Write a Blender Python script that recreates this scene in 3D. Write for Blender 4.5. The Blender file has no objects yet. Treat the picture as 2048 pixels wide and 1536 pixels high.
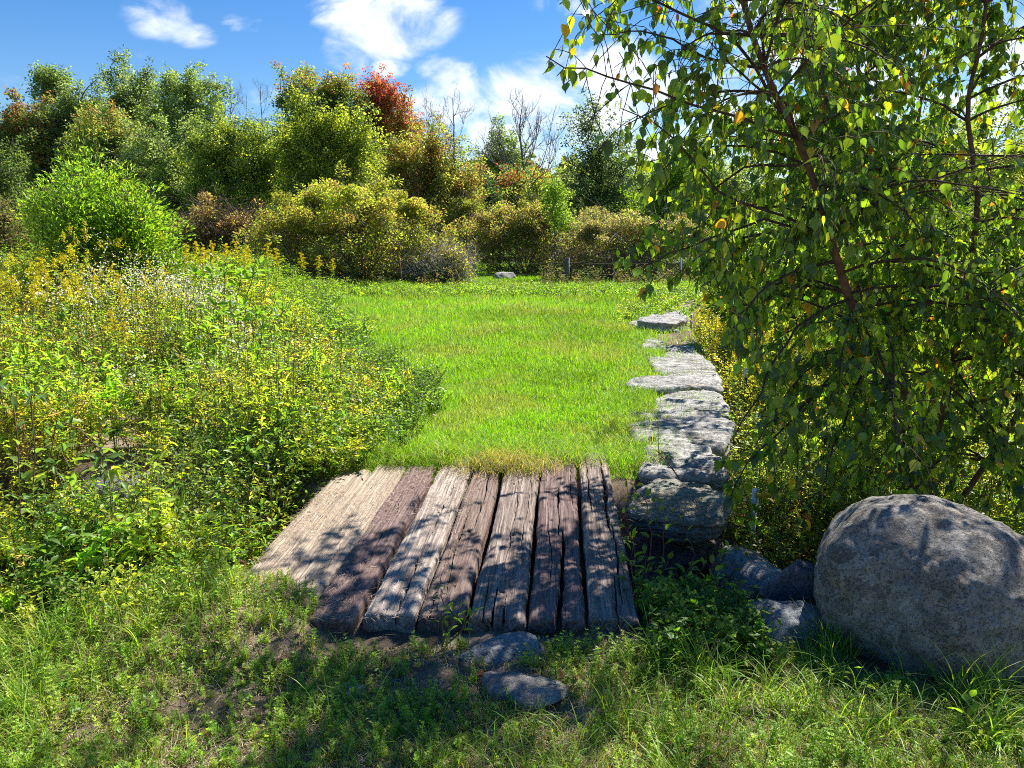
import bpy, math, random
import numpy as np
from mathutils import Vector, noise as mnoise

R = math.radians
S = bpy.context.scene
COL = S.collection

# ------------------------------------------------------------------ camera
FPX, PITCH, CAMZ = 1540.0, R(10.8), 1.6
cam_d = bpy.data.cameras.new('camera')
cam = bpy.data.objects.new('camera', cam_d)
COL.objects.link(cam)
cam_d.sensor_width = 36.0
cam_d.lens = FPX / 2048 * 36
cam_d.clip_start = 0.05
cam_d.clip_end = 3000
cam.location = (0, 0, CAMZ)
cam.rotation_euler = (R(90) - PITCH, 0, 0)
S.camera = cam
S.render.resolution_x, S.render.resolution_y = 1024, 768

# ------------------------------------------------------------------ exposure
S.view_settings.view_transform = 'Standard'
S.view_settings.look = 'None'
S.view_settings.gamma = 1.0
S.view_settings.exposure = 1.13
S.cycles.max_bounces = 6
S.cycles.diffuse_bounces = 4
S.cycles.glossy_bounces = 2
S.cycles.transmission_bounces = 4
S.cycles.transparent_max_bounces = 6
S.cycles.sample_clamp_indirect = 6.0
S.cycles.use_denoising = False
S.cycles.filter_width = 1.0

# ------------------------------------------------------------------ sun and sky
SUN_EL, SUN_AZ = 50.0, 40.0        # azimuth measured clockwise from +Y
sun_d = bpy.data.lights.new('sun', 'SUN')
sun_d.energy = 5.0
sun_d.angle = R(0.53)
sun_d.color = (1.0, 0.95, 0.86)
sun = bpy.data.objects.new('sun', sun_d)
COL.objects.link(sun)
_sd = Vector((math.sin(R(SUN_AZ)) * math.cos(R(SUN_EL)), math.cos(R(SUN_AZ)) * math.cos(R(SUN_EL)), math.sin(R(SUN_EL))))
sun.rotation_euler = (-_sd).to_track_quat('-Z', 'Y').to_euler()
sun.location = _sd * 60


def nodes_of(tree):
    tree.nodes.clear()
    return tree.nodes, tree.links


def mth(N, L, op, a, b=None, clamp=False):
    n = N.new('ShaderNodeMath'); n.operation = op; n.use_clamp = clamp
    for i, v in enumerate((a, b)):
        if v is None: continue
        if isinstance(v, (int, float)): n.inputs[i].default_value = v
        else: L.new(v, n.inputs[i])
    return n.outputs[0]


def maprange(N, L, v, a, b, c=0.0, d=1.0, smooth=True):
    n = N.new('ShaderNodeMapRange'); n.clamp = True
    n.interpolation_type = 'SMOOTHSTEP' if smooth else 'LINEAR'
    L.new(v, n.inputs['Value'])
    for k, x in (('From Min', a), ('From Max', b), ('To Min', c), ('To Max', d)): n.inputs[k].default_value = x
    return n.outputs['Result']


def build_world():
    w = bpy.data.worlds.new('World'); S.world = w; w.use_nodes = True
    N, L = nodes_of(w.node_tree)
    out = N.new('ShaderNodeOutputWorld'); bg = N.new('ShaderNodeBackground')
    bg.inputs['Strength'].default_value = 0.068
    sky = N.new('ShaderNodeTexSky'); sky.sky_type = 'NISHITA'; sky.sun_disc = False
    sky.sun_elevation = R(SUN_EL); sky.sun_rotation = R(SUN_AZ)
    sky.air_density = 1.0; sky.dust_density = 0.1; sky.ozone_density = 2.2; sky.altitude = 300
    hsv = N.new('ShaderNodeHueSaturation'); hsv.inputs['Saturation'].default_value = 1.38
    hsv.inputs['Hue'].default_value = 0.508
    L.new(sky.outputs[0], hsv.inputs['Color'])
    tc = N.new('ShaderNodeTexCoord')
    sep = N.new('ShaderNodeSeparateXYZ'); L.new(tc.outputs['Generated'], sep.inputs[0])
    x, y, z = sep.outputs
    # flat cloud-layer coordinates
    zz = mth(N, L, 'ADD', mth(N, L, 'MAXIMUM', z, 0.0), 0.10)
    u = mth(N, L, 'DIVIDE', x, zz); v = mth(N, L, 'DIVIDE', y, zz)
    cmb = N.new('ShaderNodeCombineXYZ'); L.new(u, cmb.inputs[0]); L.new(v, cmb.inputs[1])
    def noise(scale, detail, rough, dist=0.0, vec=cmb.outputs[0]):
        n = N.new('ShaderNodeTexNoise'); n.inputs['Scale'].default_value = scale
        n.inputs['Detail'].default_value = detail; n.inputs['Roughness'].default_value = rough
        n.inputs['Distortion'].default_value = dist
        L.new(vec, n.inputs['Vector']); return n.outputs['Fac']
    az = mth(N, L, 'ARCTAN2', x, y); el = mth(N, L, 'ARCSINE', z)
    ca = N.new('ShaderNodeCombineXYZ'); L.new(az, ca.inputs[0]); L.new(mth(N, L, 'MULTIPLY', el, 1.5), ca.inputs[1])
    n1 = noise(11, 10, 0.60, 0.5, ca.outputs[0])
    n2 = noise(4.5, 4, 0.5, 0.3, ca.outputs[0])
    # (azimuth deg, elevation deg, half width, half height, strength)
    blobs = [(-9, 14.9, 5.2, 3.2, 1.2), (-11.5, 12.6, 2.2, 2.2, .75), (-8.5, 11.4, 1.7, .8, .65), (-23.3, 13.6, 2.7, 1.4, .72), (-21.2, 12.8, 1.8, .9, .62), (-18.2, 14, 1.6, 1.2, .75), (-4.5, 11.3, 2.6, 1.3, .75),
             (1, 8.8, 10, 3.0, 1.0), (8, 10.5, 9, 3.2, 1.05), (4, 5, 16, 3.2, .9), (17, 12.5, 9, 4, .95), (18, 7, 14, 3.4, .7), (30, 11, 14, 8, .85), (-31.5, 8.9, 3.2, .7, .62), (-17, 9.3, 2.2, .7, .6), (4, 15.5, 3, 1, .6), (-60, 20, 14, 8, .8), (70, 24, 20, 9, .9)]
    tot = None
    for (a, e, ha, he, s) in blobs:
        da = mth(N, L, 'DIVIDE', mth(N, L, 'SUBTRACT', az, R(a)), R(ha))
        de = mth(N, L, 'DIVIDE', mth(N, L, 'SUBTRACT', el, R(e)), R(he))
        d2 = mth(N, L, 'ADD', mth(N, L, 'MULTIPLY', da, da), mth(N, L, 'MULTIPLY', de, de))
        g = mth(N, L, 'MULTIPLY', maprange(N, L, d2, 1.6, 0.0), s)
        tot = g if tot is None else mth(N, L, 'MAXIMUM', tot, g)
    f = mth(N, L, 'ADD', mth(N, L, 'MULTIPLY', tot, 0.72), mth(N, L, 'MULTIPLY', mth(N, L, 'MULTIPLY', mth(N, L, 'SUBTRACT', n1, 0.5), 2.9), mth(N, L, 'ADD', mth(N, L, 'MULTIPLY', tot, .6), .4)))
    f = mth(N, L, 'ADD', f, mth(N, L, 'MULTIPLY', mth(N, L, 'SUBTRACT', n2, 0.5), 0.5))
    cov = maprange(N, L, f, 0.22, 0.92)
    shade = maprange(N, L, noise(14, 6, .6, .3, ca.outputs[0]), 0.35, 0.7)
    cc = N.new('ShaderNodeMix'); cc.data_type = 'RGBA'
    cc.inputs[6].default_value = (6.6, 7.2, 8.2, 1); cc.inputs[7].default_value = (9.2, 9.4, 9.8, 1)
    L.new(shade, cc.inputs[0])
    mx = N.new('ShaderNodeMix'); mx.data_type = 'RGBA'
    L.new(mth(N, L, 'MULTIPLY', cov, 0.93), mx.inputs[0]); L.new(hsv.outputs[0], mx.inputs[6]); L.new(cc.outputs[2], mx.inputs[7])
    L.new(mx.outputs[2], bg.inputs['Color']); L.new(bg.outputs[0], out.inputs[0])


build_world()

# ------------------------------------------------------------------ helpers
cp, sp = math.cos(PITCH), math.sin(PITCH)


def at(px, py, Y):
    """world point on the ray of photograph pixel (px, py) at distance Y"""
    xc, yc = (px - 1024) / FPX, (768 - py) / FPX
    dx, dy, dz = xc, cp + yc * sp, -sp + yc * cp
    t = Y / dy
    return np.array([dx * t, Y, CAMZ + dz * t])


def gr(px, py, z=0.0):
    xc, yc = (px - 1024) / FPX, (768 - py) / FPX
    dx, dy, dz = xc, cp + yc * sp, -sp + yc * cp
    t = (z - CAMZ) / dz
    return np.array([dx * t, dy * t, z])


def proj(p):
    """world points (n,3) -> photograph pixels"""
    p = np.asarray(p); q = p - np.array([0, 0, CAMZ])
    zc = q[:, 1] * cp - q[:, 2] * sp
    yc = q[:, 1] * sp + q[:, 2] * cp
    zc = np.maximum(zc, 1e-3)
    return 1024 + FPX * q[:, 0] / zc, 768 - FPX * yc / zc


def tag(o, label=None, cat=None, group=None, kind=None):
    if label: o['label'] = label
    if cat: o['category'] = cat
    if group: o['group'] = group
    if kind: o['kind'] = kind
    return o


def empty(name, loc=(0, 0, 0)):
    o = bpy.data.objects.new(name, None); COL.objects.link(o); o.location = loc
    o.empty_display_size = 0.1
    return o


def mesh_obj(name, V, F, mat, parent=None, col=None, smooth=False, origin=None):
    """V (n,3); F list of int arrays (m,k) or one array; world coords"""
    V = np.asarray(V, dtype=np.float64).reshape(-1, 3)
    if not isinstance(F, (list, tuple)): F = [F]
    F = [np.asarray(f, dtype=np.int32) for f in F if len(f)]
    if parent is not None: V = V - np.array(parent.location)
    elif origin is not None: V = V - np.array(origin)
    me = bpy.data.meshes.new(name)
    loops = np.concatenate([f.ravel() for f in F])
    tot = np.concatenate([np.full(len(f), f.shape[1], np.int32) for f in F])
    start = np.concatenate([[0], np.cumsum(tot)[:-1]]).astype(np.int32)
    me.vertices.add(len(V)); me.vertices.foreach_set('co', V.astype(np.float32).ravel())
    me.loops.add(len(loops)); me.loops.foreach_set('vertex_index', loops)
    me.polygons.add(len(tot)); me.polygons.foreach_set('loop_start', start)
    try: me.polygons.foreach_set('loop_total', tot)
    except Exception: pass
    if smooth: me.polygons.foreach_set('use_smooth', np.ones(len(tot), bool))
    me.update(calc_edges=True)
    if col is not None:
        a = me.color_attributes.new('Col', 'FLOAT_COLOR', 'POINT')
        c = np.ones((len(V), 4), np.float32); c[:, :3] = col
        a.data.foreach_set('color', c.ravel())
    me.materials.append(mat)
    o = bpy.data.objects.new(name, me); COL.objects.link(o)
    if parent is not None: o.parent = parent
    elif origin is not None: o.location = origin
    return o


class Geo:
    """collects vertices/faces/colours of one mesh"""
    def __init__(self): self.V = []; self.F = {}; self.C = []; self.n = 0
    def add(self, V, F, C):
        V = np.asarray(V, float).reshape(-1, 3)
        C = np.broadcast_to(np.asarray(C, float), (len(V), 3)) if np.ndim(C) == 1 else np.asarray(C, float).reshape(-1, 3)
        for f in (F if isinstance(F, (list, tuple)) else [F]):
            f = np.asarray(f)
            if len(f): self.F.setdefault(f.shape[1], []).append(f + self.n)
        self.V.append(V); self.C.append(C); self.n += len(V)
    def build(self, name, mat, parent=None, smooth=False, origin=None):
        if not self.n: return None
        F = [np.concatenate(v) for v in self.F.values()]
        return mesh_obj(name, np.concatenate(self.V), F, mat, parent, np.concatenate(self.C), smooth, origin)


def unit(v):
    return v / np.maximum(np.linalg.norm(v, axis=-1, keepdims=True), 1e-9)


# leaf templates: (u across, v along, w normal), faces
LEAF_S = (np.array([[0, 0, 0], [.5, .45, .06], [0, 1, -.04], [-.5, .45, .06]]), np.array([[0, 1, 2], [0, 2, 3]]))
LEAF_M = (np.array([[0, 0, 0], [.38, .2, .08], [.5, .48, .09], [.28, .78, .03], [0, 1, -.1], [-.28, .78, .03], [-.5, .48, .09], [-.38, .2, .08], [0, .5, 0]]),
          np.array([[0, 1, 8], [1, 2, 8], [2, 3, 8], [3, 4, 8], [4, 5, 8], [5, 6, 8], [6, 7, 8], [7, 0, 8]]))
# birch: triangular-ovate, toothed, long drawn-out tip
_bo = [(0, -.02, 0), (.20, .00, .03), (.42, .10, .06), (.44, .17, .05), (.53, .25, .06), (.49, .31, .05), (.53, .39, .06), (.43, .45, .05), (.44, .53, .05), (.31, .60, .03), (.29, .68, .03), (.15, .78, .01), (.09, .88, -.02), (0, 1.08, -.10)]
_b = [_bo[0]] + _bo[1:-1] + [_bo[-1]] + [(-a, b, c) for a, b, c in reversed(_bo[1:-1])]
_mid = [(0, .18, -.02), (0, .42, -.03), (0, .68, -.03)]
_nb = len(_b)
def _birchfaces():
    f = []
    m0, m1, m2 = _nb, _nb + 1, _nb + 2
    def mid(v): return m0 if v < .3 else (m1 if v < .58 else m2)
    for i in range(_nb):
        j = (i + 1) % _nb
        a, b = mid(_b[i][1]), mid(_b[j][1])
        f.append((i, j, a))
        if a != b: f.append((j, b, a))
    return f
LEAF_B = (np.array(_b + _mid), np.array(_birchfaces()))
LEAF_B = (LEAF_B[0] * np.array([1, 1, 1]), LEAF_B[1])
QUAD = (np.array([[-.5, 0, 0], [.5, 0, 0], [.5, 1, 0], [-.5, 1, 0]]), np.array([[0, 1, 2, 3]]))


def leaves(geo, tpl, P, D, Nn, length, width, col, curl=None):
    """place a template at each P with axis D and normal Nn"""
    T, F = tpl; n = len(P)
    if n == 0: return
    D = unit(D); side = unit(np.cross(D, Nn)); Nn = unit(np.cross(side, D))
    length = np.broadcast_to(length, n); width = np.broadcast_to(width, n)
    V = (P[:, None, :] + side[:, None, :] * (T[None, :, 0:1] * width[:, None, None])
         + D[:, None, :] * (T[None, :, 1:2] * length[:, None, None])
         + Nn[:, None, :] * (T[None, :, 2:3] * length[:, None, None]))
    if curl is not None:
        V = V - np.array([0, 0, 1.0]) * (T[None, :, 1:2] ** 2 * (length * curl)[:, None, None])
    k = len(T)
    FF = (F[None] + (np.arange(n) * k)[:, None, None]).reshape(-1, F.shape[1])
    C = np.repeat(np.asarray(col).reshape(-1, 3), k, axis=0) if np.ndim(col) > 1 else col
    geo.add(V.reshape(-1, 3), FF, C)


def blades(geo, rng, P, length, width, lean, col, seg=3, az=None, flop=1.0):
    """curved tapering grass blades"""
    n = len(P)
    if n == 0: return
    az = rng.uniform(0, 2 * np.pi, n) if az is None else az
    length = np.broadcast_to(length, n).astype(float); width = np.broadcast_to(width, n); lean = np.broadcast_to(lean, n)
    h = np.stack([np.cos(az), np.sin(az), np.zeros(n)], 1)
    tw = az + rng.normal(0, .5, n)
    s = np.stack([-np.sin(tw), np.cos(tw), np.zeros(n)], 1)
    p = P.copy(); ang = lean * .35; rows = []
    for i in range(seg + 1):
        t = i / seg
        w = width * (1 - t ** 1.8) * .5
        if i < seg:
            rows.append(p - s * w[:, None]); rows.append(p + s * w[:, None])
        else: rows.append(p)
        d = h * np.sin(ang)[:, None] + np.array([0, 0, 1.0]) * np.cos(ang)[:, None]
        p = p + d * (length / seg)[:, None]
        ang = ang + lean * flop / seg * 1.3
    V = np.stack(rows, 1); k = V.shape[1]
    base = (np.arange(n) * k)[:, None]
    q = []
    for i in range(seg - 1):
        q.append(np.concatenate([base + 2 * i, base + 2 * i + 1, base + 2 * i + 3, base + 2 * i + 2], 1))
    t = np.concatenate([base + 2 * seg - 2, base + 2 * seg - 1, base + 2 * seg], 1)
    fs = [t] + ([np.concatenate(q)] if q else [])
    C = np.repeat(col, k, axis=0) if np.ndim(col) > 1 else col
    geo.add(V.reshape(-1, 3), fs, C)


def tube(geo, pts, rad, col, sides=6, cap=True):
    pts = np.asarray(pts, float); n = len(pts)
    rad = np.broadcast_to(rad, n)
    d = np.gradient(pts, axis=0); d = unit(d)
    ref = np.array([0, 0, 1.0]) if abs(d[0, 2]) < .8 else np.array([1.0, 0, 0])
    a = unit(np.cross(d, ref)); b = np.cross(d, a)
    th = np.arange(sides) / sides * 2 * np.pi
    V = pts[:, None] + (a[:, None] * np.cos(th)[None, :, None] + b[:, None] * np.sin(th)[None, :, None]) * rad[:, None, None]
    i = np.arange(n - 1)[:, None] * sides; j = np.arange(sides)[None]
    k = (j + 1) % sides
    F = np.stack([i + j, i + k, i + sides + k, i + sides + j], -1).reshape(-1, 4)
    fs = [F]
    if cap: fs.append(np.arange(sides)[None, :] + (n - 1) * sides)
    geo.add(V.reshape(-1, 3), fs, col)


def sticks(geo, A, B, ra, rb, col):
    """many straight 3-sided tapered sticks at once"""
    n = len(A)
    if n == 0: return
    d = unit(B - A); ref = np.where(np.abs(d[:, 2:3]) < .9, np.array([[0, 0, 1.0]]), np.array([[1.0, 0, 0]]))
    a = unit(np.cross(d, ref)); b = np.cross(d, a)
    ra = np.broadcast_to(ra, n)[:, None]; rb = np.broadcast_to(rb, n)[:, None]
    rows = []
    for P, r in ((A, ra), (B, rb)):
        for k in range(3):
            t = 2 * np.pi * k / 3
            rows.append(P + (a * math.cos(t) + b * math.sin(t)) * r)
    V = np.stack(rows, 1)
    base = (np.arange(n) * 6)[:, None]
    F = np.concatenate([base + np.array([[k, (k + 1) % 3, 3 + (k + 1) % 3, 3 + k]]) for k in range(3)])
    C = np.repeat(col, 6, axis=0) if np.ndim(col) > 1 else col
    geo.add(V.reshape(-1, 3), F, C)


def pal(rng, n, cols, w=None, jit=.18):
    """n colours drawn from a palette with brightness jitter"""
    cols = np.array(cols, float); w = None if w is None else np.array(w) / np.sum(w)
    c = cols[rng.choice(len(cols), n, p=w)]
    return c * np.exp(rng.normal(0, jit, (n, 1))) * np.exp(rng.normal(0, jit * .3, (n, 3)))


def rdir(rng, n, up=0.0):
    v = rng.normal(0, 1, (n, 3)); v[:, 2] += up
    return unit(v)


def vn(x, y, s=1.0, seed=0):
    """cheap smooth noise, vectorised, about -1..1"""
    r = np.random.default_rng(seed); o = np.zeros(np.shape(x)); amp = 0
    for k in range(7):
        a = r.uniform(0, 2 * np.pi); f = s * 1.55 ** k * r.uniform(.8, 1.2); p = r.uniform(0, 6.28)
        q = r.uniform(0, 6.28); b = a + r.uniform(1.1, 2.0)
        w = 1 / 1.35 ** k
        o = o + w * np.sin((x * np.cos(a) + y * np.sin(a)) * f + p + 1.3 * np.sin((x * np.cos(b) + y * np.sin(b)) * f * .7 + q))
        amp += w
    return o / amp * 1.7


# ------------------------------------------------------------------ materials
def new_mat(name):
    m = bpy.data.materials.new(name); m.use_nodes = True
    N, L = nodes_of(m.node_tree)
    return m, N, L, N.new('ShaderNodeOutputMaterial')


def leaf_mat(name, trans=.42, gloss=.35, rough=.42, boost=(1.25, 1.2, .45), use_spec=True):
    m, N, L, out = new_mat(name)
    at_ = N.new('ShaderNodeAttribute'); at_.attribute_name = 'Col'
    p = N.new('ShaderNodeBsdfPrincipled'); p.inputs['Roughness'].default_value = rough
    p.inputs['Specular IOR Level'].default_value = gloss
    L.new(at_.outputs['Color'], p.inputs['Base Color'])
    tr = N.new('ShaderNodeBsdfTranslucent')
    mu = N.new('ShaderNodeMix'); mu.data_type = 'RGBA'; mu.blend_type = 'MULTIPLY'; mu.inputs[0].default_value = 1
    L.new(at_.outputs['Color'], mu.inputs[6]); mu.inputs[7].default_value = (*[b * 1.5 for b in boost], 1)
    L.new(mu.outputs[2], tr.inputs['Color'])
    ms = N.new('ShaderNodeMixShader'); ms.inputs[0].default_value = trans
    L.new(p.outputs[0], ms.inputs[1]); L.new(tr.outputs[0], ms.inputs[2]); L.new(ms.outputs[0], out.inputs[0])
    return m


def col_mat(name, rough=.8, spec=.2, bump=0.0, scale=40.0):
    m, N, L, out = new_mat(name)
    a = N.new('ShaderNodeAttribute'); a.attribute_name = 'Col'
    p = N.new('ShaderNodeBsdfPrincipled'); p.inputs['Roughness'].default_value = rough
    p.inputs['Specular IOR Level'].default_value = spec
    tc = N.new('ShaderNodeTexCoord'); n = N.new('ShaderNodeTexNoise'); n.inputs['Scale'].default_value = scale
    n.inputs['Detail'].default_value = 5; L.new(tc.outputs['Object'], n.inputs['Vector'])
    mu = N.new('ShaderNodeMix'); mu.data_type = 'RGBA'; mu.blend_type = 'MULTIPLY'; mu.inputs[0].default_value = 1
    L.new(a.outputs['Color'], mu.inputs[6])
    cr = N.new('ShaderNodeValToRGB'); cr.color_ramp.elements[0].position = .3; cr.color_ramp.elements[1].position = .72
    cr.color_ramp.elements[0].color = (.55, .55, .55, 1); cr.color_ramp.elements[1].color = (1.3, 1.3, 1.3, 1)
    L.new(n.outputs['Fac'], cr.inputs[0]); L.new(cr.outputs[0], mu.inputs[7]); L.new(mu.outputs[2], p.inputs['Base Color'])
    if bump:
        b = N.new('ShaderNodeBump'); b.inputs['Strength'].default_value = bump; b.inputs['Distance'].default_value = .02
        L.new(n.outputs['Fac'], b.inputs['Height']); L.new(b.outputs[0], p.inputs['Normal'])
    L.new(p.outputs[0], out.inputs[0])
    return m


def ramp(N, L, fac, stops):
    cr = N.new('ShaderNodeValToRGB'); e = cr.color_ramp.elements
    while len(e) < len(stops): e.new(.5)
    for k, (pos, c) in enumerate(stops):
        e[k].position = pos; e[k].color = (*c, 1)
    L.new(fac, cr.inputs[0]); return cr.outputs[0]


def mixc(N, L, f, a, b):
    m = N.new('ShaderNodeMix'); m.data_type = 'RGBA'
    for i, v in ((0, f), (6, a), (7, b)):
        if isinstance(v, (int, float)): m.inputs[i].default_value = v
        elif isinstance(v, tuple): m.inputs[i].default_value = (*v, 1)
        else: L.new(v, m.inputs[i])
    return m.outputs[2]


def tex(N, L, vec, scale, detail=6, rough=.6, dist=0.0, kind='N'):
    if kind == 'N':
        n = N.new('ShaderNodeTexNoise'); n.inputs['Detail'].default_value = detail
        n.inputs['Roughness'].default_value = rough; n.inputs['Distortion'].default_value = dist
    else:
        n = N.new('ShaderNodeTexVoronoi')
        if kind == 'VE': n.feature = 'DISTANCE_TO_EDGE'
    n.inputs['Scale'].default_value = scale; L.new(vec, n.inputs['Vector'])
    return n.outputs['Distance' if kind != 'N' else 'Fac']


def rock_mat(name, base, light, dark, lichen=(.34, .40, .33), lich=.6, scale=6.0, strata=False, stain=(.30, .20, .12)):
    m, N, L, out = new_mat(name)
    tc = N.new('ShaderNodeTexCoord'); v = tc.outputs['Object']
    if strata:
        mp = N.new('ShaderNodeMapping'); mp.inputs['Scale'].default_value = (.7, 2.6, 3.0); mp.inputs['Rotation'].default_value = (0, 0, R(-14))
        L.new(v, mp.inputs[0]); vs = mp.outputs[0]
    else: vs = v
    n1 = tex(N, L, vs, scale, 9, .68, .4); n2 = tex(N, L, v, scale * 5, 6, .7); n3 = tex(N, L, v, scale * .45, 3, .5, .6)
    c = ramp(N, L, n1, [(.30, dark), (.5, base), (.70, light)])
    c = mixc(N, L, maprange(N, L, n3, .52, .72, 0, .6), c, stain)
    fine = ramp(N, L, n2, [(.3, (.62, .62, .62)), (.7, (1.25, 1.25, 1.25))])
    mu = N.new('ShaderNodeMix'); mu.data_type = 'RGBA'; mu.blend_type = 'MULTIPLY'; mu.inputs[0].default_value = .8
    L.new(c, mu.inputs[6]); L.new(fine, mu.inputs[7])
    ln = tex(N, L, v, scale * 2.1, 10, .78, .3); lf = maprange(N, L, ln, .56, .62, 0, lich)
    c = mixc(N, L, lf, mu.outputs[2], lichen)
    pl = tex(N, L, v, scale * .9, 12, .82, .5); pf = mth(N, L, 'MULTIPLY', maprange(N, L, pl, .53, .56), maprange(N, L, n3, .40, .58)); c = mixc(N, L, mth(N, L, 'MULTIPLY', pf, lich * .8), c, dark)
    pit = maprange(N, L, tex(N, L, v, scale * 9, 3, .6), .30, .44); c = mixc(N, L, mth(N, L, 'MULTIPLY', mth(N, L, 'SUBTRACT', 1.0, pit), .6), c, dark)
    p = N.new('ShaderNodeBsdfPrincipled'); p.inputs['Roughness'].default_value = .85; p.inputs['Specular IOR Level'].default_value = .25
    L.new(c, p.inputs['Base Color'])
    h = mth(N, L, 'ADD', mth(N, L, 'MULTIPLY', n1, 1.0), mth(N, L, 'ADD', mth(N, L, 'MULTIPLY', n2, .35), mth(N, L, 'ADD', mth(N, L, 'MULTIPLY', lf, .12), mth(N, L, 'ADD', mth(N, L, 'MULTIPLY', pf, .15), mth(N, L, 'MULTIPLY', pit, .25)))))
    b = N.new('ShaderNodeBump'); b.inputs['Strength'].default_value = 1.0; b.inputs['Distance'].default_value = .04
    L.new(h, b.inputs['Height']); L.new(b.outputs[0], p.inputs['Normal']); L.new(p.outputs[0], out.inputs[0])
    return m


def wood_mat(name, dark, mid, light, wear):
    """old timber; the grain runs along the object's Y axis"""
    m, N, L, out = new_mat(name)
    tc = N.new('ShaderNodeTexCoord'); mp = N.new('ShaderNodeMapping')
    L.new(tc.outputs['Object'], mp.inputs[0]); mp.inputs['Scale'].default_value = (1, .03, 1)
    g1 = tex(N, L, mp.outputs[0], 60, 8, .72, .6); g2 = tex(N, L, mp.outputs[0], 130, 5, .65, .3)
    mp2 = N.new('ShaderNodeMapping'); L.new(tc.outputs['Object'], mp2.inputs[0]); mp2.inputs['Scale'].default_value = (1, .35, 1)
    bl = tex(N, L, mp2.outputs[0], 7, 6, .65, .5)
    c = ramp(N, L, g1, [(.28, dark), (.48, mid), (.66, light)])
    c = mixc(N, L, maprange(N, L, bl, .5, .68, 0, wear), c, light)
    fine = ramp(N, L, g2, [(.32, (.5, .5, .5)), (.62, (1.2, 1.2, 1.2))])
    mu = N.new('ShaderNodeMix'); mu.data_type = 'RGBA'; mu.blend_type = 'MULTIPLY'; mu.inputs[0].default_value = .85
    L.new(c, mu.inputs[6]); L.new(fine, mu.inputs[7])
    p = N.new('ShaderNodeBsdfPrincipled'); p.inputs['Roughness'].default_value = .8; p.inputs['Specular IOR Level'].default_value = .25
    L.new(mu.outputs[2], p.inputs['Base Color'])
    h = mth(N, L, 'ADD', g1, mth(N, L, 'MULTIPLY', g2, .6))
    b = N.new('ShaderNodeBump'); b.inputs['Strength'].default_value = 1.0; b.inputs['Distance'].default_value = .012
    L.new(h, b.inputs['Height']); L.new(b.outputs[0], p.inputs['Normal']); L.new(p.outputs[0], out.inputs[0])
    return m


M_LEAF = leaf_mat('leaf', trans=.52, boost=(1.5, 1.45, .5))
M_FAR = leaf_mat('far_leaf', trans=.5, gloss=.2, rough=.6, boost=(1.45, 1.4, .7))
M_BIRCH = leaf_mat('birch_leaf', trans=.50, gloss=.6, rough=.34, boost=(1.7, 1.55, .4))
M_GRASS = leaf_mat('grass_blade', trans=.45, gloss=.3, rough=.45)
M_FLOWER = leaf_mat('flower', trans=.35, gloss=.15, rough=.7, boost=(1, .95, .6))
M_BARK = col_mat('bark', .85, .15, .6, 22)
M_STEM = col_mat('stem', .7, .25)
M_STRAW = leaf_mat('straw', trans=.2, gloss=.2, rough=.6, boost=(1, .9, .7))
M_METAL = col_mat('metal', .55, .5, .2, 60)

# ------------------------------------------------------------------ terrain
def sstep(x, a, b):
    t = np.clip((x - a) / (b - a), 0, 1); return t * t * (3 - 2 * t)


LY = [4.6, 5.2, 6, 7.5, 9, 11.5, 15, 20, 24]
LXL = [-1.2, -1.0, -.95, -.95, -1.35, -2.4, -3.9, -5.2, -5.6]      # left edge of the lawn
WY = [4.0, 4.5, 6, 7, 8.5, 10, 15, 20, 26]
WXR = [1.30, 1.36, 1.74, 2.0, 2.35, 2.65, 3.5, 5.0, 7.0]           # outer edge of the stone wall
WXL = [.72, .74, .95, 1.10, 1.33, 1.80, 2.35, 4.2, 6.5]            # inner edge


def lawn_l(y): return np.interp(y, LY, LXL)
def wall_r(y): return np.interp(y, WY, WXR)
def wall_l(y): return np.interp(y, WY, WXL)


def ground_z(x, y):
    x = np.asarray(x, float); y = np.asarray(y, float)
    z = np.full(np.broadcast(x, y).shape, -.10)
    z = z + .025 + .055 * sstep(y, 4.9, 5.5) + (.03 + .085 * sstep(y, 2.6, 3.0)) * sstep(-x, .70, .98) * (1 - sstep(y - (-x - .9).clip(0, .5) * 1.25, 3.12, 3.30)) * sstep(y, 2.2, 2.8) * (1 - sstep(-x, 1.5, 2.3))                                 # lawn level with the deck
    yc = np.where(x < -1.2, 4.15 + (-1.2 - x) * .42, 4.15 - (x - 0.6).clip(0) * .10)
    hw = .78 + (-x - 1.2).clip(0) * .05
    d = np.abs(y - yc) / hw
    ditch = (1 - sstep(d, .45, 1.12)) * np.clip(.85 - (-x - 4).clip(0) * .06, .25, 1)
    z = z - ditch * .8
    low = sstep(x - wall_r(y), -.12, .25) * sstep(y, 3.55, 4.3)
    z = np.where(low > 0, np.minimum(z, z * (1 - low) - .62 * low), z)
    z = z - .25 * sstep(-x - 1.6, 0, 1.5) * sstep(y, 4.8, 6) * (1 - sstep(y, 9, 14))   # hollow in the meadow
    z = z - .5 * np.exp(-((x + 2.85) / .6) ** 2 - ((y - 5.15) / .45) ** 2)
    z = z + .018 * vn(x, y, 3.1, 5) + .012 * vn(x, y, 11, 6) * (y < 12)
    return z


def zone_green(x, y):
    """1 where grass roots cover the soil (lawn), 0 where bare soil shows"""
    inl = sstep(x - lawn_l(y), -.4, .3) * sstep(wall_l(y) - x, -.3, .2) * sstep(y, 5.0, 5.6)
    far = sstep(y, 22, 26)
    return np.clip(inl + far, 0, 1)


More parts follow.
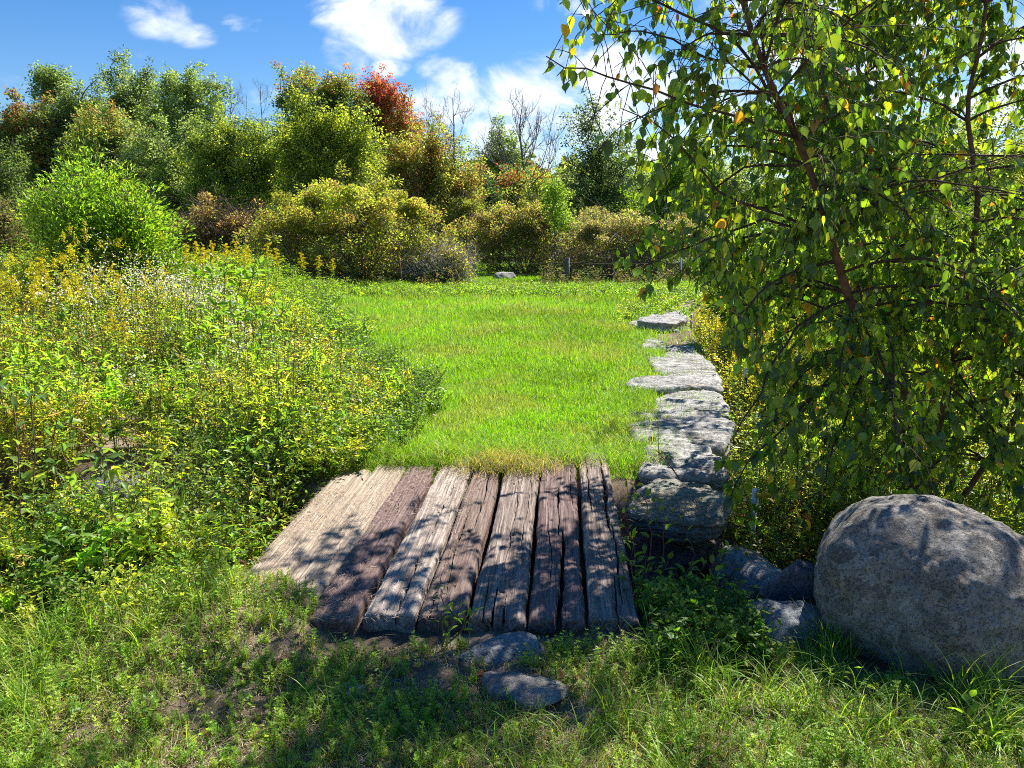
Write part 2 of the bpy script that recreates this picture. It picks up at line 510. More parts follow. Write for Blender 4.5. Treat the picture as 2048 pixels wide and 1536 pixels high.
def ground_mesh():
    ny, nx = 430, 420
    t = np.linspace(0, 1, ny); ys = 1.0 + 6 * t + 40 * t ** 3 + 600 * t ** 9 - 9 * (1 - t) ** 6
    s = np.linspace(-1, 1, nx); xs = 5 * s + 22 * s ** 3 + 420 * s ** 9
    X, Y = np.meshgrid(xs, ys)
    Z = ground_z(X, Y)
    V = np.stack([X, Y, Z], -1).reshape(-1, 3)
    i = (np.arange(ny - 1)[:, None] * nx + np.arange(nx - 1)[None]).ravel()
    F = np.stack([i, i + 1, i + nx + 1, i + nx], 1)
    g = zone_green(X, Y).ravel()
    C = np.stack([g, g, g], 1)
    m, N, L, out = new_mat('soil')
    a = N.new('ShaderNodeAttribute'); a.attribute_name = 'Col'
    tc = N.new('ShaderNodeTexCoord'); v = tc.outputs['Object']
    n1 = tex(N, L, v, 2.3, 8, .65, .3); n2 = tex(N, L, v, 75, 10, .85, .4); n3 = tex(N, L, v, 14, 4, .6)
    soil = ramp(N, L, n1, [(.33, (.12, .09, .065)), (.50, (.24, .185, .135)), (.64, (.40, .32, .24))])
    fine = ramp(N, L, n2, [(.3, (.35, .33, .3)), (.52, (.95, .95, .95)), (.72, (1.6, 1.5, 1.35))])
    mu = N.new('ShaderNodeMix'); mu.data_type = 'RGBA'; mu.blend_type = 'MULTIPLY'; mu.inputs[0].default_value = 1
    L.new(soil, mu.inputs[6]); L.new(fine, mu.inputs[7])
    green = ramp(N, L, n3, [(.3, (.05, .10, .012)), (.7, (.13, .25, .025))])
    c = mixc(N, L, a.outputs['Fac'], mu.outputs[2], green)
    p = N.new('ShaderNodeBsdfPrincipled'); p.inputs['Roughness'].default_value = .95; p.inputs['Specular IOR Level'].default_value = .1
    L.new(c, p.inputs['Base Color'])
    b = N.new('ShaderNodeBump'); b.inputs['Strength'].default_value = .8; b.inputs['Distance'].default_value = .03
    L.new(mth(N, L, 'ADD', n2, n3), b.inputs['Height']); L.new(b.outputs[0], p.inputs['Normal']); L.new(p.outputs[0], out.inputs[0])
    o = mesh_obj('ground', V, F, m, col=C, smooth=True)
    tag(o, kind='structure')


ground_mesh()

# ------------------------------------------------------------------ timbers of the footbridge
DECK_A = R(3.6)                                    # the deck runs slightly to the right going away


def timber(label, x0, w, y0, y1, mat, seed, cracks, top=0.0, h=.17, yaw=0.0, roundness=.022):
    """railway tie: x0 left edge at the near end (before the skew), grain along local Y"""
    rng = np.random.default_rng(seed)
    Ln = (y1 - y0) / math.cos(DECK_A); n = 260
    r = roundness; pts = []
    nt = 84
    for i in range(nt): pts.append((-w / 2 + r + (w - 2 * r) * i / (nt - 1), 0))
    for i in range(1, 7): a = math.pi / 2 * (1 - i / 7); pts.append((w / 2 - r + r * math.cos(a), -r + r * math.sin(a)))
    for i in range(12): pts.append((w / 2, -r - (h - 2 * r) * i / 11))
    for i in range(4): pts.append((w / 2 - w * (i + .5) / 4, -h))
    for i in range(12): pts.append((-w / 2, -h + r + (h - 2 * r) * i / 11))
    for i in range(1, 7): a = math.pi - math.pi / 2 * i / 7; pts.append((-w / 2 + r + r * math.cos(a), -r + r * math.sin(a)))
    pts = np.array(pts); m = len(pts)
    ys = np.linspace(0, Ln, n)
    Xp = np.broadcast_to(pts[:, 0], (n, m)).copy(); Zp = np.broadcast_to(pts[:, 1], (n, m)).copy(); Yp = np.broadcast_to(ys[:, None], (n, m)).copy()
    s = seed * 3.7
    topm = (Zp > -r * 1.01)
    g = vn(Xp * 90 + s, Yp * 3.0, 1, seed) * .0022 + vn(Xp * 260, Yp * 8 + s, 1, seed + 1) * .0014 + vn(Xp * 14 + s, Yp * 2.2, 1, seed + 2) * .0042
    g += vn(Xp * 40, Yp * 22, 1, seed + 3) * .0012
    Zp = Zp + g * topm
    edge = vn(Yp * 2.2, Yp * 0 + s, 1, seed + 4) * .006 + vn(Yp * 11, Zp * 30 + s, 1, seed + 5) * .003
    Xp = Xp + np.sign(Xp) * (np.abs(Xp) > w / 2 - r) * edge
    # worn arris
    wear = np.clip(vn(Yp * 4, Yp * 0 + s * 2, 1, seed + 6), 0, 1) * .018
    near = np.clip((np.abs(Xp) - (w / 2 - .03)) / .03, 0, 1)
    Zp = Zp - wear * near * topm
    for (cx, ya, yb, cw, dp, wig) in cracks:
        xc = cx * w + wig * w * vn(Yp * 1.7 + s, Yp * 0 + cx * 9, 1, seed + 7) * .25 + .003 * vn(Yp * 19, Yp * 0, 1, seed + 8)
        t = np.clip((Yp / Ln - ya) / (yb - ya), 0, 1)
        wd = cw * (np.sin(np.pi * np.clip(t, 0, 1)) ** .5 if ya > .02 else (1 - t) ** .6) * (.7 + .5 * vn(Yp * 7, Yp * 0 + 3, 1, seed + 9))
        inside = (Yp / Ln >= ya) & (Yp / Ln <= yb)
        d = np.abs(Xp - xc) / np.maximum(wd, 1e-4)
        Zp = Zp - np.clip(1.25 - d, 0, 1) * dp * topm * inside
    for (hx, hy) in ((rng.uniform(-.2, .2), rng.uniform(.08, .14)), (rng.uniform(-.2, .2), rng.uniform(.74, .9)), (rng.uniform(-.3, .3), rng.uniform(.4, .6))):
        dd = np.hypot(Xp - hx * w, Yp - hy * Ln); Zp = Zp - .03 * np.clip(1.3 - dd / .009, 0, 1) * topm
    V = np.stack([Xp, Yp, Zp], -1)
    # ragged ends
    e0 = (.012 * vn(pts[:, 0] * 60, pts[:, 1] * 40 + s, 1, seed + 10))
    V[0, :, 1] += e0; V[-1, :, 1] += e0[::-1]
    V[0, :, 2] = np.where(pts[:, 1] > -r, V[0, :, 2] - .008, V[0, :, 2]); V[-1, :, 2] = np.where(pts[:, 1] > -r, V[-1, :, 2] - .008, V[-1, :, 2])
    V = V.reshape(-1, 3)
    i = np.arange(n - 1)[:, None] * m; j = np.arange(m)[None]; k = (j + 1) % m
    F = np.stack([i + j, i + k, i + m + k, i + m + j], -1).reshape(-1, 4)[:, ::-1]
    # end caps: fan to an inner centre
    c0, c1 = len(V), len(V) + 1
    V = np.concatenate([V, [[0, .006, -h / 2], [0, Ln - .006, -h / 2]]])
    jj = np.arange(m); kk = (jj + 1) % m
    T = np.concatenate([np.stack([jj, kk, np.full(m, c0)], 1), np.stack([kk + (n - 1) * m, jj + (n - 1) * m, np.full(m, c1)], 1)])
    o = mesh_obj('railway_tie', V, [F, T], mat, smooth=True)
    o.location = (x0 + w / 2 + (y0 - 3.0) * math.tan(DECK_A), y0, top)
    o.rotation_euler = (0, 0, -DECK_A + yaw)
    tag(o, label, 'timber', 'old railway ties laid side by side as a footbridge')
    return o


W_TAN = wood_mat('timber_tan', (.19, .14, .105), (.36, .28, .21), (.53, .44, .34), .6)
W_PURP = wood_mat('timber_purple', (.070, .042, .038), (.165, .105, .095), (.31, .23, .21), .25)
W_WHITE = wood_mat('timber_pale', (.11, .080, .066), (.32, .25, .21), (.62, .55, .48), .7)
W_BROWN = wood_mat('timber_brown', (.075, .050, .042), (.18, .122, .10), (.32, .24, .20), .35)
W_GREY = wood_mat('timber_grey', (.075, .053, .045), (.21, .155, .13), (.44, .37, .32), .4)
timber('wide tan outermost tie on the meadow side, dusted with dry straw', -1.345, .235, 3.07, 5.22, W_TAN, 11, [(.1, .3, .9, .004, .02, .4)], roundness=.05, yaw=R(.4))
timber('pale brown straw-strewn tie between the outermost tan tie and the smooth purple tie', -1.115, .225, 3.05, 5.32, W_TAN, 12, [(-.1, .45, 1, .004, .02, .5), (.2, .1, .4, .003, .015, .4)], top=-.004, roundness=.03, yaw=R(.2))
timber('smooth purple-brown tie with a light worn edge, beside the whitish tie', -.895, .215, 3.03, 5.28, W_PURP, 13, [(.05, .2, .75, .003, .018, .5)], top=-.002, roundness=.03)
timber('whitish weathered tie, the palest of the footbridge', -.652, .225, 3.08, 5.55, W_WHITE, 14, [(.12, 0, .30, .011, .07, .3), (.15, .3, .75, .004, .03, .5), (-.2, .5, .95, .003, .02, .4)])
timber('dark brown narrow tie between the whitish tie and the wide grey grained tie', -.408, .195, 3.07, 5.30, W_BROWN, 15, [(-.02, .1, .6, .006, .04, .6), (.2, .45, 1, .005, .035, .4), (-.25, 0, .35, .004, .03, .3)], top=.003, roundness=.03)
timber('wide grey tie with bold straight grain and two splits in its near end', -.185, .235, 3.04, 5.32, W_GREY, 16, [(-.08, 0, .13, .010, .09, .2), (.1, 0, .10, .008, .07, .2), (-.3, 0, .16, .006, .05, .2), (.02, .2, .85, .0035, .02, .5), (.28, .3, .9, .003, .02, .3)], top=.004, roundness=.022)
timber('dark brown tie split wide open along its near half, second from the stone wall', .068, .242, 3.02, 5.50, W_PURP, 17, [(.10, 0, .42, .020, .13, .35), (.02, .38, .72, .007, .05, .4), (-.25, .1, .6, .003, .02, .4), (.3, .55, 1, .003, .025, .4)], top=.002)
timber('outermost cracked tie next to the stone wall', .325, .215, 3.03, 5.62, W_BROWN if False else W_GREY, 18, [(.12, .38, .98, .012, .09, .6), (.2, .05, .45, .005, .04, .4), (-.18, .5, .95, .006, .05, .4), (.1, 0, .2, .005, .05, .3)], top=.006, roundness=.02, yaw=R(-.2))

# supporting logs across the ditch banks, seen dark between the ties
g = Geo()
for (ya,) in ((3.25,), (5.05,)):
    tube(g, [(-1.36, ya, -.275), (-.6, ya + .02, -.27), (.1, ya, -.272), (.60, ya + .01, -.275)], [.085, .09, .088, .08], (.09, .07, .055), 12)
    o = g.build('bearer_log', M_BARK, smooth=True, origin=(-.4, ya, -.27)); g = Geo()
    tag(o, 'dark round bearer log carrying the ' + ('near' if ya < 4 else 'far') + ' ends of the bridge ties', 'log')

# ------------------------------------------------------------------ rocks
import bmesh


def rock(name, label, c, size, rot=(0, 0, 0), seed=1, power=2.2, mat=None, rough=.06, strata=0.0, sub=5, cat='rock', group=None, facet=0.0, outline=.12):
    bm = bmesh.new(); bmesh.ops.create_icosphere(bm, subdivisions=sub, radius=1.0)
    V = np.array([v.co[:] for v in bm.verts]); F = np.array([[v.index for v in f.verts] for f in bm.faces]); bm.free()
    pn = (np.abs(V) ** power).sum(1) ** (1 / power)
    Q = V / pn[:, None]
    rng = np.random.default_rng(seed)
    th = np.arctan2(Q[:, 1], Q[:, 0])
    k = 1 + outline * sum(rng.normal(0, .5) * np.cos(n_ * th + rng.uniform(0, 6)) for n_ in (2, 3, 4, 5, 7))
    Q[:, 0] *= k; Q[:, 1] *= k
    for _ in range(int(facet)):                       # chop planes to make broken faces
        nrm = unit(rng.normal(0, 1, 3) * np.array([1, 1, .6])); dd = rng.uniform(.62, .85)
        over = Q @ nrm - dd; Q = Q - np.clip(over, 0, None)[:, None] * nrm
    sz = np.array(size)
    P = Q * sz
    out = np.empty(len(P)); o2 = np.empty(len(P)); m0 = float(min(sz)); sc = 1.6 / float(np.mean(sz))
    off = Vector((seed * 13.1, seed * 5.3, seed * 2.7))
    for i, p in enumerate(P):
        v = Vector(p)
        out[i] = mnoise.fractal(v * sc + off, 0.9, 2.1, 5) + .5 * mnoise.fractal(v * sc * 5 + off, .8, 2.1, 3)
        if strata: o2[i] = mnoise.fractal(Vector((v.x * 1.2, v.y * 8, v.z * 16)) + off, .8, 2.1, 3)
    n = unit(P / sz ** 2)
    amp = rough * float(np.mean(sz))
    P = P + n * (out * amp)[:, None]
    if strata: P[:, 2] += strata * m0 * o2 * .5; P[:, :2] += (n[:, :2] * (np.round(o2 * 3) / 3 * strata * m0 * 1.2)[:, None])
    o = mesh_obj(name, P, F, mat or MR_GREY, smooth=True)
    o.location = c; o.rotation_euler = tuple(R(a) for a in rot)
    tag(o, label, cat, group)
    return o


MR_GREY = rock_mat('granite', (.30, .28, .255), (.47, .44, .40), (.11, .10, .09), lichen=(.42, .47, .43), lich=.6, scale=11, stain=(.36, .25, .15))
MR_SLAB = rock_mat('schist', (.40, .385, .36), (.64, .62, .59), (.15, .14, .135), lichen=(.42, .43, .38), lich=.4, scale=5, strata=True, stain=(.40, .33, .26))
MR_MOSS = rock_mat('mossy_stone', (.31, .30, .24), (.44, .43, .35), (.16, .16, .12), lichen=(.33, .37, .20), lich=.6, scale=6, stain=(.36, .30, .20))
MR_DARK = rock_mat('dark_stone', (.22, .20, .215), (.32, .30, .31), (.10, .095, .10), lichen=(.36, .42, .36), lich=.5, scale=9)
MR_BLUE = rock_mat('bluish_stone', (.28, .295, .31), (.42, .44, .455), (.13, .14, .15), lichen=(.40, .46, .44), lich=.5, scale=12, stain=(.26, .24, .19))

rock('boulder', 'huge rounded grey boulder with lichen under the birch', (1.78, 3.04, .125), (.462, .45, .378), (6, 12, 20), 3, 2.15, MR_GREY, .038, sub=6, cat='boulder', outline=.05)
WALLG = 'flat slabs of the stone wall beside the lawn'

def flat_stone(label, px, z, thick, seed, mat=None, dip=0.0):
    """slab from its top outline (photograph corners brought onto height z), with a broken layered top and rough sides"""
    rng = np.random.default_rng(seed); q = np.array([gr(a, b, z)[:2] for a, b in px]); c = q.mean(0)
    n = 150; m = 34
    # smooth closed outline resampled by angle
    seg = np.concatenate([q, q[:1]]); L = np.concatenate([[0], np.cumsum(np.linalg.norm(np.diff(seg, axis=0), axis=1))])
    t = np.linspace(0, L[-1], n, endpoint=False); o = np.stack([np.interp(t, L, seg[:, k]) for k in (0, 1)], 1)
    for _ in range(3): o = .5 * o + .25 * (np.roll(o, 1, 0) + np.roll(o, -1, 0))
    out = unit(o - c); o = o + out * (.014 * vn(o[:, 0] * 9, o[:, 1] * 9, 1, seed) + .008 * vn(o[:, 0] * 40, o[:, 1] * 40, 1, seed + 1))[:, None]
    rows = []; s = np.linspace(0, 1, m) ** .7
    for k in s[1:]:
        p = c + (o - c) * k; x, y = p[:, 0], p[:, 1]; u = x * .35 + y * 1.0
        rid = np.abs(vn(u * 7 + .5 * x, x * 1.6, 1, seed + 2)); st_ = vn(u * 5, x * .8, 1, seed + 3)
        h = .020 * st_ - .020 * np.clip(.25 - rid, 0, 1) * 4 * .5 + .006 * vn(x * 30, y * 60, 1, seed + 4) + .010 * (np.round(st_ * 3) / 3)
        h = h - .030 * np.clip((k - .90) / .10, 0, 1) ** 2 + dip * (y - c[1])
        rows.append(np.stack([x, y, z + h], 1))
    top_edge = rows[-1]
    for k in np.linspace(0, 1, 14)[1:]:
        lay = .020 * vn(np.full(n, k * 9.0), o[:, 0] * 2.5 + o[:, 1] * 2.5, 1, seed + 5) + .010 * vn(o[:, 0] * 16 + k * 20, o[:, 1] * 16, 1, seed + 6)
        p = o + out * (lay - .05 * k)[:, None]
        rows.append(np.stack([p[:, 0], p[:, 1], top_edge[:, 2] * (1 - k) + (z - thick) * k], 1))
    V = np.concatenate([[[c[0], c[1], z + .01]]] + rows + [[[c[0], c[1], z - thick]]]); R_ = len(rows)
    j = np.arange(n); k = (j + 1) % n
    T = [np.stack([np.zeros(n, int), 1 + j, 1 + k], 1), np.stack([1 + (R_ - 1) * n + k, 1 + (R_ - 1) * n + j, np.full(n, len(V) - 1)], 1)]
    F = np.concatenate([np.stack([1 + i * n + j, 1 + (i + 1) * n + j, 1 + (i + 1) * n + k, 1 + i * n + k], 1) for i in range(R_ - 1)])
    o_ = mesh_obj('wall_stone', V, [F, np.concatenate(T)], mat or MR_SLAB, smooth=True, origin=(c[0], c[1], z))
    tag(o_, label, 'stone slab', WALLG)


flat_stone('mossy straw-covered slab nearest the bridge, overhanging the dark hollow', [(1258, 990), (1300, 958), (1360, 952), (1412, 963), (1458, 985), (1462, 1018), (1440, 1040), (1390, 1044), (1330, 1034), (1258, 1022)], .0, .15, 21, MR_MOSS)
flat_stone('rough light slab with a dark fissure, just behind the mossy straw-covered slab', [(1280, 945), (1292, 895), (1370, 886), (1420, 898), (1452, 925), (1462, 952), (1420, 958), (1340, 950)], .03, .17, 22)
flat_stone('thick square slab with a dark vertical face, third of the wall from the bridge', [(1262, 868), (1258, 846), (1300, 838), (1440, 832), (1470, 846), (1462, 872), (1440, 890), (1360, 882), (1290, 880)], .05, .26, 23)
flat_stone('broad shadow-dappled slab, fourth of the wall from the bridge', [(1258, 832), (1272, 810), (1330, 785), (1420, 775), (1446, 788), (1462, 815), (1460, 831), (1380, 835), (1300, 838)], .02, .24, 24)
flat_stone('long narrow white streaked slab lying across the wall', [(1248, 766), (1280, 756), (1360, 744), (1432, 738), (1444, 755), (1445, 776), (1400, 775), (1330, 777), (1270, 775)], .05, .25, 25)
flat_stone('large layered slab beyond the narrow white streaked one', [(1296, 718), (1290, 700), (1330, 691), (1380, 689), (1402, 708), (1428, 728), (1432, 738), (1350, 745), (1310, 740)], .04, .25, 26)
flat_stone('low pale slab half under grass, beyond the large layered one', [(1282, 696), (1290, 680), (1300, 674), (1318, 678), (1330, 688), (1310, 696)], .03, .2, 27)
flat_stone('dark-faced flat slab at the far end of the wall', [(1272, 640), (1300, 629), (1358, 622), (1374, 629), (1370, 641), (1340, 646), (1300, 644)], .16, .30, 28)
flat_stone('thin pale slab under the dark-faced far slab', [(1254, 646), (1275, 641), (1340, 648), (1362, 660), (1300, 656)], .04, .2, 29)


def low(label, c, s, rot, seed, mat):
    return rock('retaining_stone', label, c, s, rot, seed, 2.8, mat, .06, .08, sub=4, cat='stone', group='stones under the wall beside the bridge', facet=3)
low('angular pale stone under the right end of the mossy slab', (1.40, 4.12, -.36), (.16, .30, .15), (10, 20, 30), 31, MR_SLAB)
low('rounded sunlit stone low at the mouth of the hollow', (1.42, 3.88, -.62), (.19, .24, .20), (0, 10, 10), 32, MR_MOSS)
low('dark block in the shade at the back of the hollow', (1.0, 4.62, -.48), (.40, .22, .20), (0, 0, 5), 33, MR_DARK)
low('dark lower block at the bottom of the hollow', (1.05, 4.55, -.82), (.44, .26, .18), (0, 0, -4), 34, MR_DARK)
rock('rock', 'small purplish rock with a pale lichen patch between the hollow and the boulder', (1.30, 3.34, -.01), (.13, .11, .14), (5, 8, 20), 41, 2.6, MR_DARK, .06, sub=4, facet=4)
rock('rock', 'low dark rock topped with grass in front of the small purplish rock', (1.20, 3.04, -.10), (.22, .18, .15), (0, 4, 0), 42, 2.5, MR_BLUE, .07, sub=5, facet=3)
rock('rock', 'pale flat rock behind the small purplish rock', (1.45, 3.62, -.17), (.22, .12, .08), (0, 3, 10), 43, 2.6, MR_SLAB, .07, sub=4, facet=2)
rock('stepping_stone', 'bluish flat stone under the near ends of the ties', (-.045, 2.86, -.070), (.170, .125, .055), (2, -2, 8), 51, 3.6, MR_BLUE, .05, .2, cat='flat stone', facet=5)
rock('stepping_stone', 'greyish flat stone sunk in the verge in front of the bluish one', (.045, 2.60, -.055), (.150, .120, .040), (1, 3, -25), 52, 3.4, MR_GREY, .05, .15, cat='flat stone', facet=4)
rock('stepping_stone', 'small pale stone in the straw of the verge', (-.62, 2.60, -.065), (.07, .055, .022), (1, 2, 12), 53, 3.0, MR_SLAB, .07, .15, sub=4, cat='flat stone', facet=2)
rock('rock', 'small stone sunk in the grass below the greyish flat stone', (.02, 2.40, -.105), (.07, .05, .025), (1, 2, 12), 54, 3.0, MR_GREY, .08, .15, sub=4, facet=2)
_p = gr(1008, 561, -.0)
rock('rock', 'lone pale rock on the far grass beyond the wire fence', (_p[0], _p[1], .12), (.42, .32, .2), (0, 0, 10), 55, 2.4, MR_SLAB, .1, sub=4, facet=3)
_p = at(250, 925, 5.3)  # dark rock added so that the gap in the weeds looks darker
rock('rock', 'dark rock added to deepen the shade in the gap of the weeds', (_p[0], 5.3, -.32), (.34, .3, .22), (0, 0, 25), 56, 2.6, MR_DARK, .08, sub=4, facet=3)

# ------------------------------------------------------------------ fences
FD = 24.6
fence = empty('wire_fence', (at(900, 575, FD)[0], FD, -.02)); tag(fence, 'sagging wire fence with one wooden post across the far edge of the lawn', 'fence')
g = Geo(); p = at(1134, 517, FD)
pts = [(p[0] - .01, FD, -.1), (p[0], FD, .4), (p[0] + .02, FD, .96)]
tube(g, pts, [.088, .082, .080], (.16, .145, .13), 10); g.build('wooden_post', M_BARK, fence)
for px in (800, 1362):
    q = at(px, 515, FD); g = Geo(); lean = -.06 if px == 800 else 0
    c_ = (.30, .12, .05) if px == 800 else (.35, .36, .36)
    tube(g, [(q[0] - lean, FD, -.1), (q[0] + lean * .3, FD, .98)], .022, c_, 5)
    tube(g, [(q[0] + .02, FD - .012, .2), (q[0] + .02 + lean * .2, FD - .012, .95)], .010, c_, 4)
    g.build('metal_post', M_METAL, fence)
xs_ = [at(470, 515, FD)[0], at(800, 515, FD)[0], at(1134, 515, FD)[0], at(1362, 515, FD)[0]]
for hgt, sag in ((.82, .05), (.50, .07), (.26, .04)):
    g = Geo(); line = []
    for a, b in zip(xs_[:-1], xs_[1:]):
        for t in np.linspace(0, 1, 9)[:-1]: line.append((a + (b - a) * t, FD - .06, hgt - sag * 4 * t * (1 - t)))
    line.append((xs_[-1], FD - .06, hgt))
    tube(g, line, .0032, (.11, .09, .075), 4); g.build('wire', M_METAL, fence)
g = Geo(); q = at(800, 551, FD)
tube(g, [(q[0] - .03, FD - .05, .26), (q[0] + .04, FD - .05, .26)], .03, (.62, .42, .10), 8); g.build('insulator', M_METAL, fence)
# step-in posts along the wall
for (px, py0, py1, Y, lab, ins) in ((1396, 533, 590, 19.5, 'dark thin fence post beside the far goldenrods', None), (1383, 628, 690, 14.6, 'dark fence post with a grey cap behind the far slab of the wall', (.5, .5, .5)),
                               (1493, 738, 850, 8.3, 'dark step-in fence post with a white cap among the goldenrods', (.62, .62, .60)), (1511, 982, 1100, 4.7, 'low white step-in post with a bright yellow insulator under the birch', (.68, .68, .66))):
    a, b = at(px, py0, Y), at(px, py1, Y)
    o = empty('step_in_post', (a[0], Y, float(ground_z(a[0], Y)))); tag(o, lab, 'fence post', 'electric fence posts beside the wall')
    g = Geo(); zb = float(ground_z(a[0], Y)) - .05
    wht = px == 1511
    tube(g, [(a[0], Y, zb), (a[0], Y, a[2])], [.016, .016], (.62, .62, .6) if wht else (.03, .03, .03), 6)
    g.build('shaft', M_METAL, o)
    if ins:
        g = Geo(); tube(g, [(a[0], Y, a[2] - .09), (a[0], Y, a[2] + .012)], [.024, .022], ins, 8); g.build('cap', M_METAL, o)
    g = Geo(); c_ = (.75, .50, .01) if wht else (.03, .03, .03)
    zz = a[2] - (.02 if wht else .18)
    tube(g, [(a[0] - .015, Y - .02, zz), (a[0] + (.11 if wht else .05), Y - .02, zz + .003)], [.016, .010], c_, 6)
    g.build('insulator', M_METAL, o)

# ------------------------------------------------------------------ trees
BK = (.085, .075, .065)


def wander(rng, a, b, n, amp):
    t = np.linspace(0, 1, n)[:, None]
    p = a * (1 - t) + b * t
    j = np.cumsum(rng.normal(0, 1, (n, 3)), 0); j -= j[0] + (j[-1] - j[0]) * t
    return p + j * amp / math.sqrt(n)


def plantform(name, label, cat, D, base_px, blobs, cols, nleaf, ls, seed, weights=None, top=None, trunk_r=.14, cr=.55, K=None, multi=1, limb=34,
              group=None, shell=.55, leafw=.6, bark=BK, twigs=90, flat=.75, mat=None, up=.3, trunk_top=.85, gapfrac=.0, upright=0.0, basez=0.0, plume=False, skirt=0.0):
    """tree or shrub: blobs = [(px, py, rx, ry[, depth offset])] crown masses at distance D"""
    rng = np.random.default_rng(seed)
    bx = at(base_px, 560, D)[0]; root = empty(name, (bx, D, basez)); tag(root, label, cat, group)
    cen, rad = [], []
    for b in blobs:
        dy = b[4] if len(b) > 4 else 0.0
        c = at(b[0], b[1], D + dy); s = (D + dy) / FPX * 1.02
        cen.append(c); rad.append((b[2] * s, b[2] * s * .8, b[3] * s))
    cen, rad = np.array(cen), np.array(rad)
    vol = np.prod(rad, 1) ** .72
    ph = rng.uniform(0, 6.28, (5, 3)); fr_ = rng.uniform(2.2, 5.5, (5, 3))
    if multi == 1 or plume:
        if not plume: rad = rad * np.array([1.5, 1.3, 1.1]); cr = cr * .66; nleaf = int(nleaf * 1.55); ls = ls * .84
        per = 7; M = (K or int((36 if plume else 74) * len(blobs))) // per * 2; who = rng.choice(len(cen), M, p=vol / vol.sum())
        d = rdir(rng, M, .25); tgt = cen[who] + d * rad[who] * rng.uniform(.55, 1.25, (M, 1))
        axis = np.stack([np.full(M, bx) * .45 + cen[who, 0] * .55, np.full(M, float(D)) * .5 + cen[who, 1] * .5, np.maximum(tgt[:, 2] - rad[who, 2] * rng.uniform(.9, 1.9, M), .5)], 1)
        if not plume:
            up_ = rng.random(M) < .6
            axis = np.where(up_[:, None], np.stack([np.full(M, bx) * .15 + tgt[:, 0] * .85, np.full(M, float(D)) * .3 + tgt[:, 1] * .7, np.maximum(tgt[:, 2] - rng.uniform(1.6, 3.6, M), .5)], 1), axis)
        if plume: axis = np.stack([np.full(M, bx) * .3 + tgt[:, 0] * .7, np.full(M, float(D)) * .4 + tgt[:, 1] * .6, np.maximum(tgt[:, 2] - rng.uniform(.6, 1.5, M), .15)], 1)
        K = M * per; t = np.tile(np.linspace(.38, 1.0, per), M) + rng.normal(0, .03, K); who = np.repeat(who, per)
        A_, T_ = np.repeat(axis, per, 0), np.repeat(tgt, per, 0)
        C = A_ * (1 - t[:, None]) + T_ * t[:, None] + rng.normal(0, cr * .16, (K, 3)); C[:, 2] += np.sin(t * 2.6) * cr * .25
        csz = 1.12 - .72 * np.clip(t, 0, 1) ** 2.2; r = t * 0
    else:
        K = K or int(36 * len(blobs))
        who = rng.choice(len(cen), K, p=vol / vol.sum())
        d = rdir(rng, K); r = rng.uniform(0, 1, K) ** (1 / 3 * shell)
        r = np.where(rng.random(K) < .16, rng.uniform(1.0, 1.28, K), r)
        lump = 1 + .17 * sum(np.sin(fr_[q, 0] * d[:, 0] + fr_[q, 1] * d[:, 1] + fr_[q, 2] * d[:, 2] + ph[q, 0] + who * 2.1) for q in range(5)) / 1.3
        C = cen[who] + d * (r * lump)[:, None] * rad[who] * .98
        csz = np.where(r > 1, .6, 1)
    C[:, 2] = np.maximum(C[:, 2], .25 + .15 * rng.random(K))
    topz = (cen[:, 2] + rad[:, 2]).max()
    # wood
    g = Geo(); stems = []
    for m_ in range(multi):
        if multi == 1: end = np.array([cen[:, 0] @ vol / vol.sum(), D, topz * trunk_top]); st = np.array([bx, D, basez - .2])
        else:
            end = C[rng.integers(K)] * np.array([1, 1, .8]); st = np.array([bx + rng.normal(0, .12) * rad[:, 0].max() * .5, D + rng.normal(0, .2), basez - .1])
        p = wander(rng, st, end, 14, .05 * topz * (1.0 if multi == 1 else .6))
        rr = np.linspace(trunk_r, trunk_r * .12, 14) * (1 if multi == 1 else .6)
        tube(g, p, rr, bark, 7); stems.append(p)
    allp = np.concatenate(stems)
    idx = rng.choice(K, min(K, limb), replace=False); limbs = [allp]
    for i in idx:
        dist = np.linalg.norm(allp - C[i], axis=1) + 1.2 * np.maximum(allp[:, 2] - C[i][2] + .15 * topz, 0); j = int(np.argmin(dist))
        p = wander(rng, allp[j], C[i], 7, .06 * np.linalg.norm(C[i] - allp[j])); p[1:-1, 2] += .05 * np.linalg.norm(C[i] - allp[j])
        tube(g, p, np.linspace(trunk_r * .3, trunk_r * .06, 7), bark, 5, False); limbs.append(p)
    LP = np.concatenate(limbs)
    A, B = [], []
    for i in rng.choice(K, min(K, twigs), replace=False):
        j = int(np.argmin(np.linalg.norm(LP - C[i], axis=1))); A.append(LP[j]); B.append(C[i])
        for _ in range(3): A.append(C[i]); B.append(C[i] + rdir(rng, 1, .6)[0] * cr * rng.uniform(.6, 1.2))
    sticks(g, np.array(A), np.array(B), trunk_r * .07 + .004, .003, np.array(bark) * 1.1)
    g.build('trunk' if multi == 1 else 'stems', M_BARK, root)
    # leaves
    g = Geo(); w = rng.gamma(3, 1, K) * csz ** 2
    if skirt:
        hz = C[:, 2] / topz + rng.normal(0, .07, K); w = w * np.clip((hz - skirt * .6) / (skirt * .6), .13, 1)
        g2 = Geo(); m = 2600; ii = rng.integers(0, K, m); q = C[ii] + rng.normal(0, cr * .7, (m, 3)); q[:, 2] = np.abs(q[:, 2])
        sticks(g2, q, q + unit(rdir(rng, m) + np.array([0, 0, .5])) * rng.uniform(.25, .8, (m, 1)), .007, .003, np.array(bark) * np.exp(rng.normal(.25, .3, (m, 1)))); g2.build('twigs', M_BARK, root)
    w /= w.sum(); cl = rng.choice(K, nleaf, p=w)
    rc = cr * rng.uniform(.75, 1.3, K) * csz
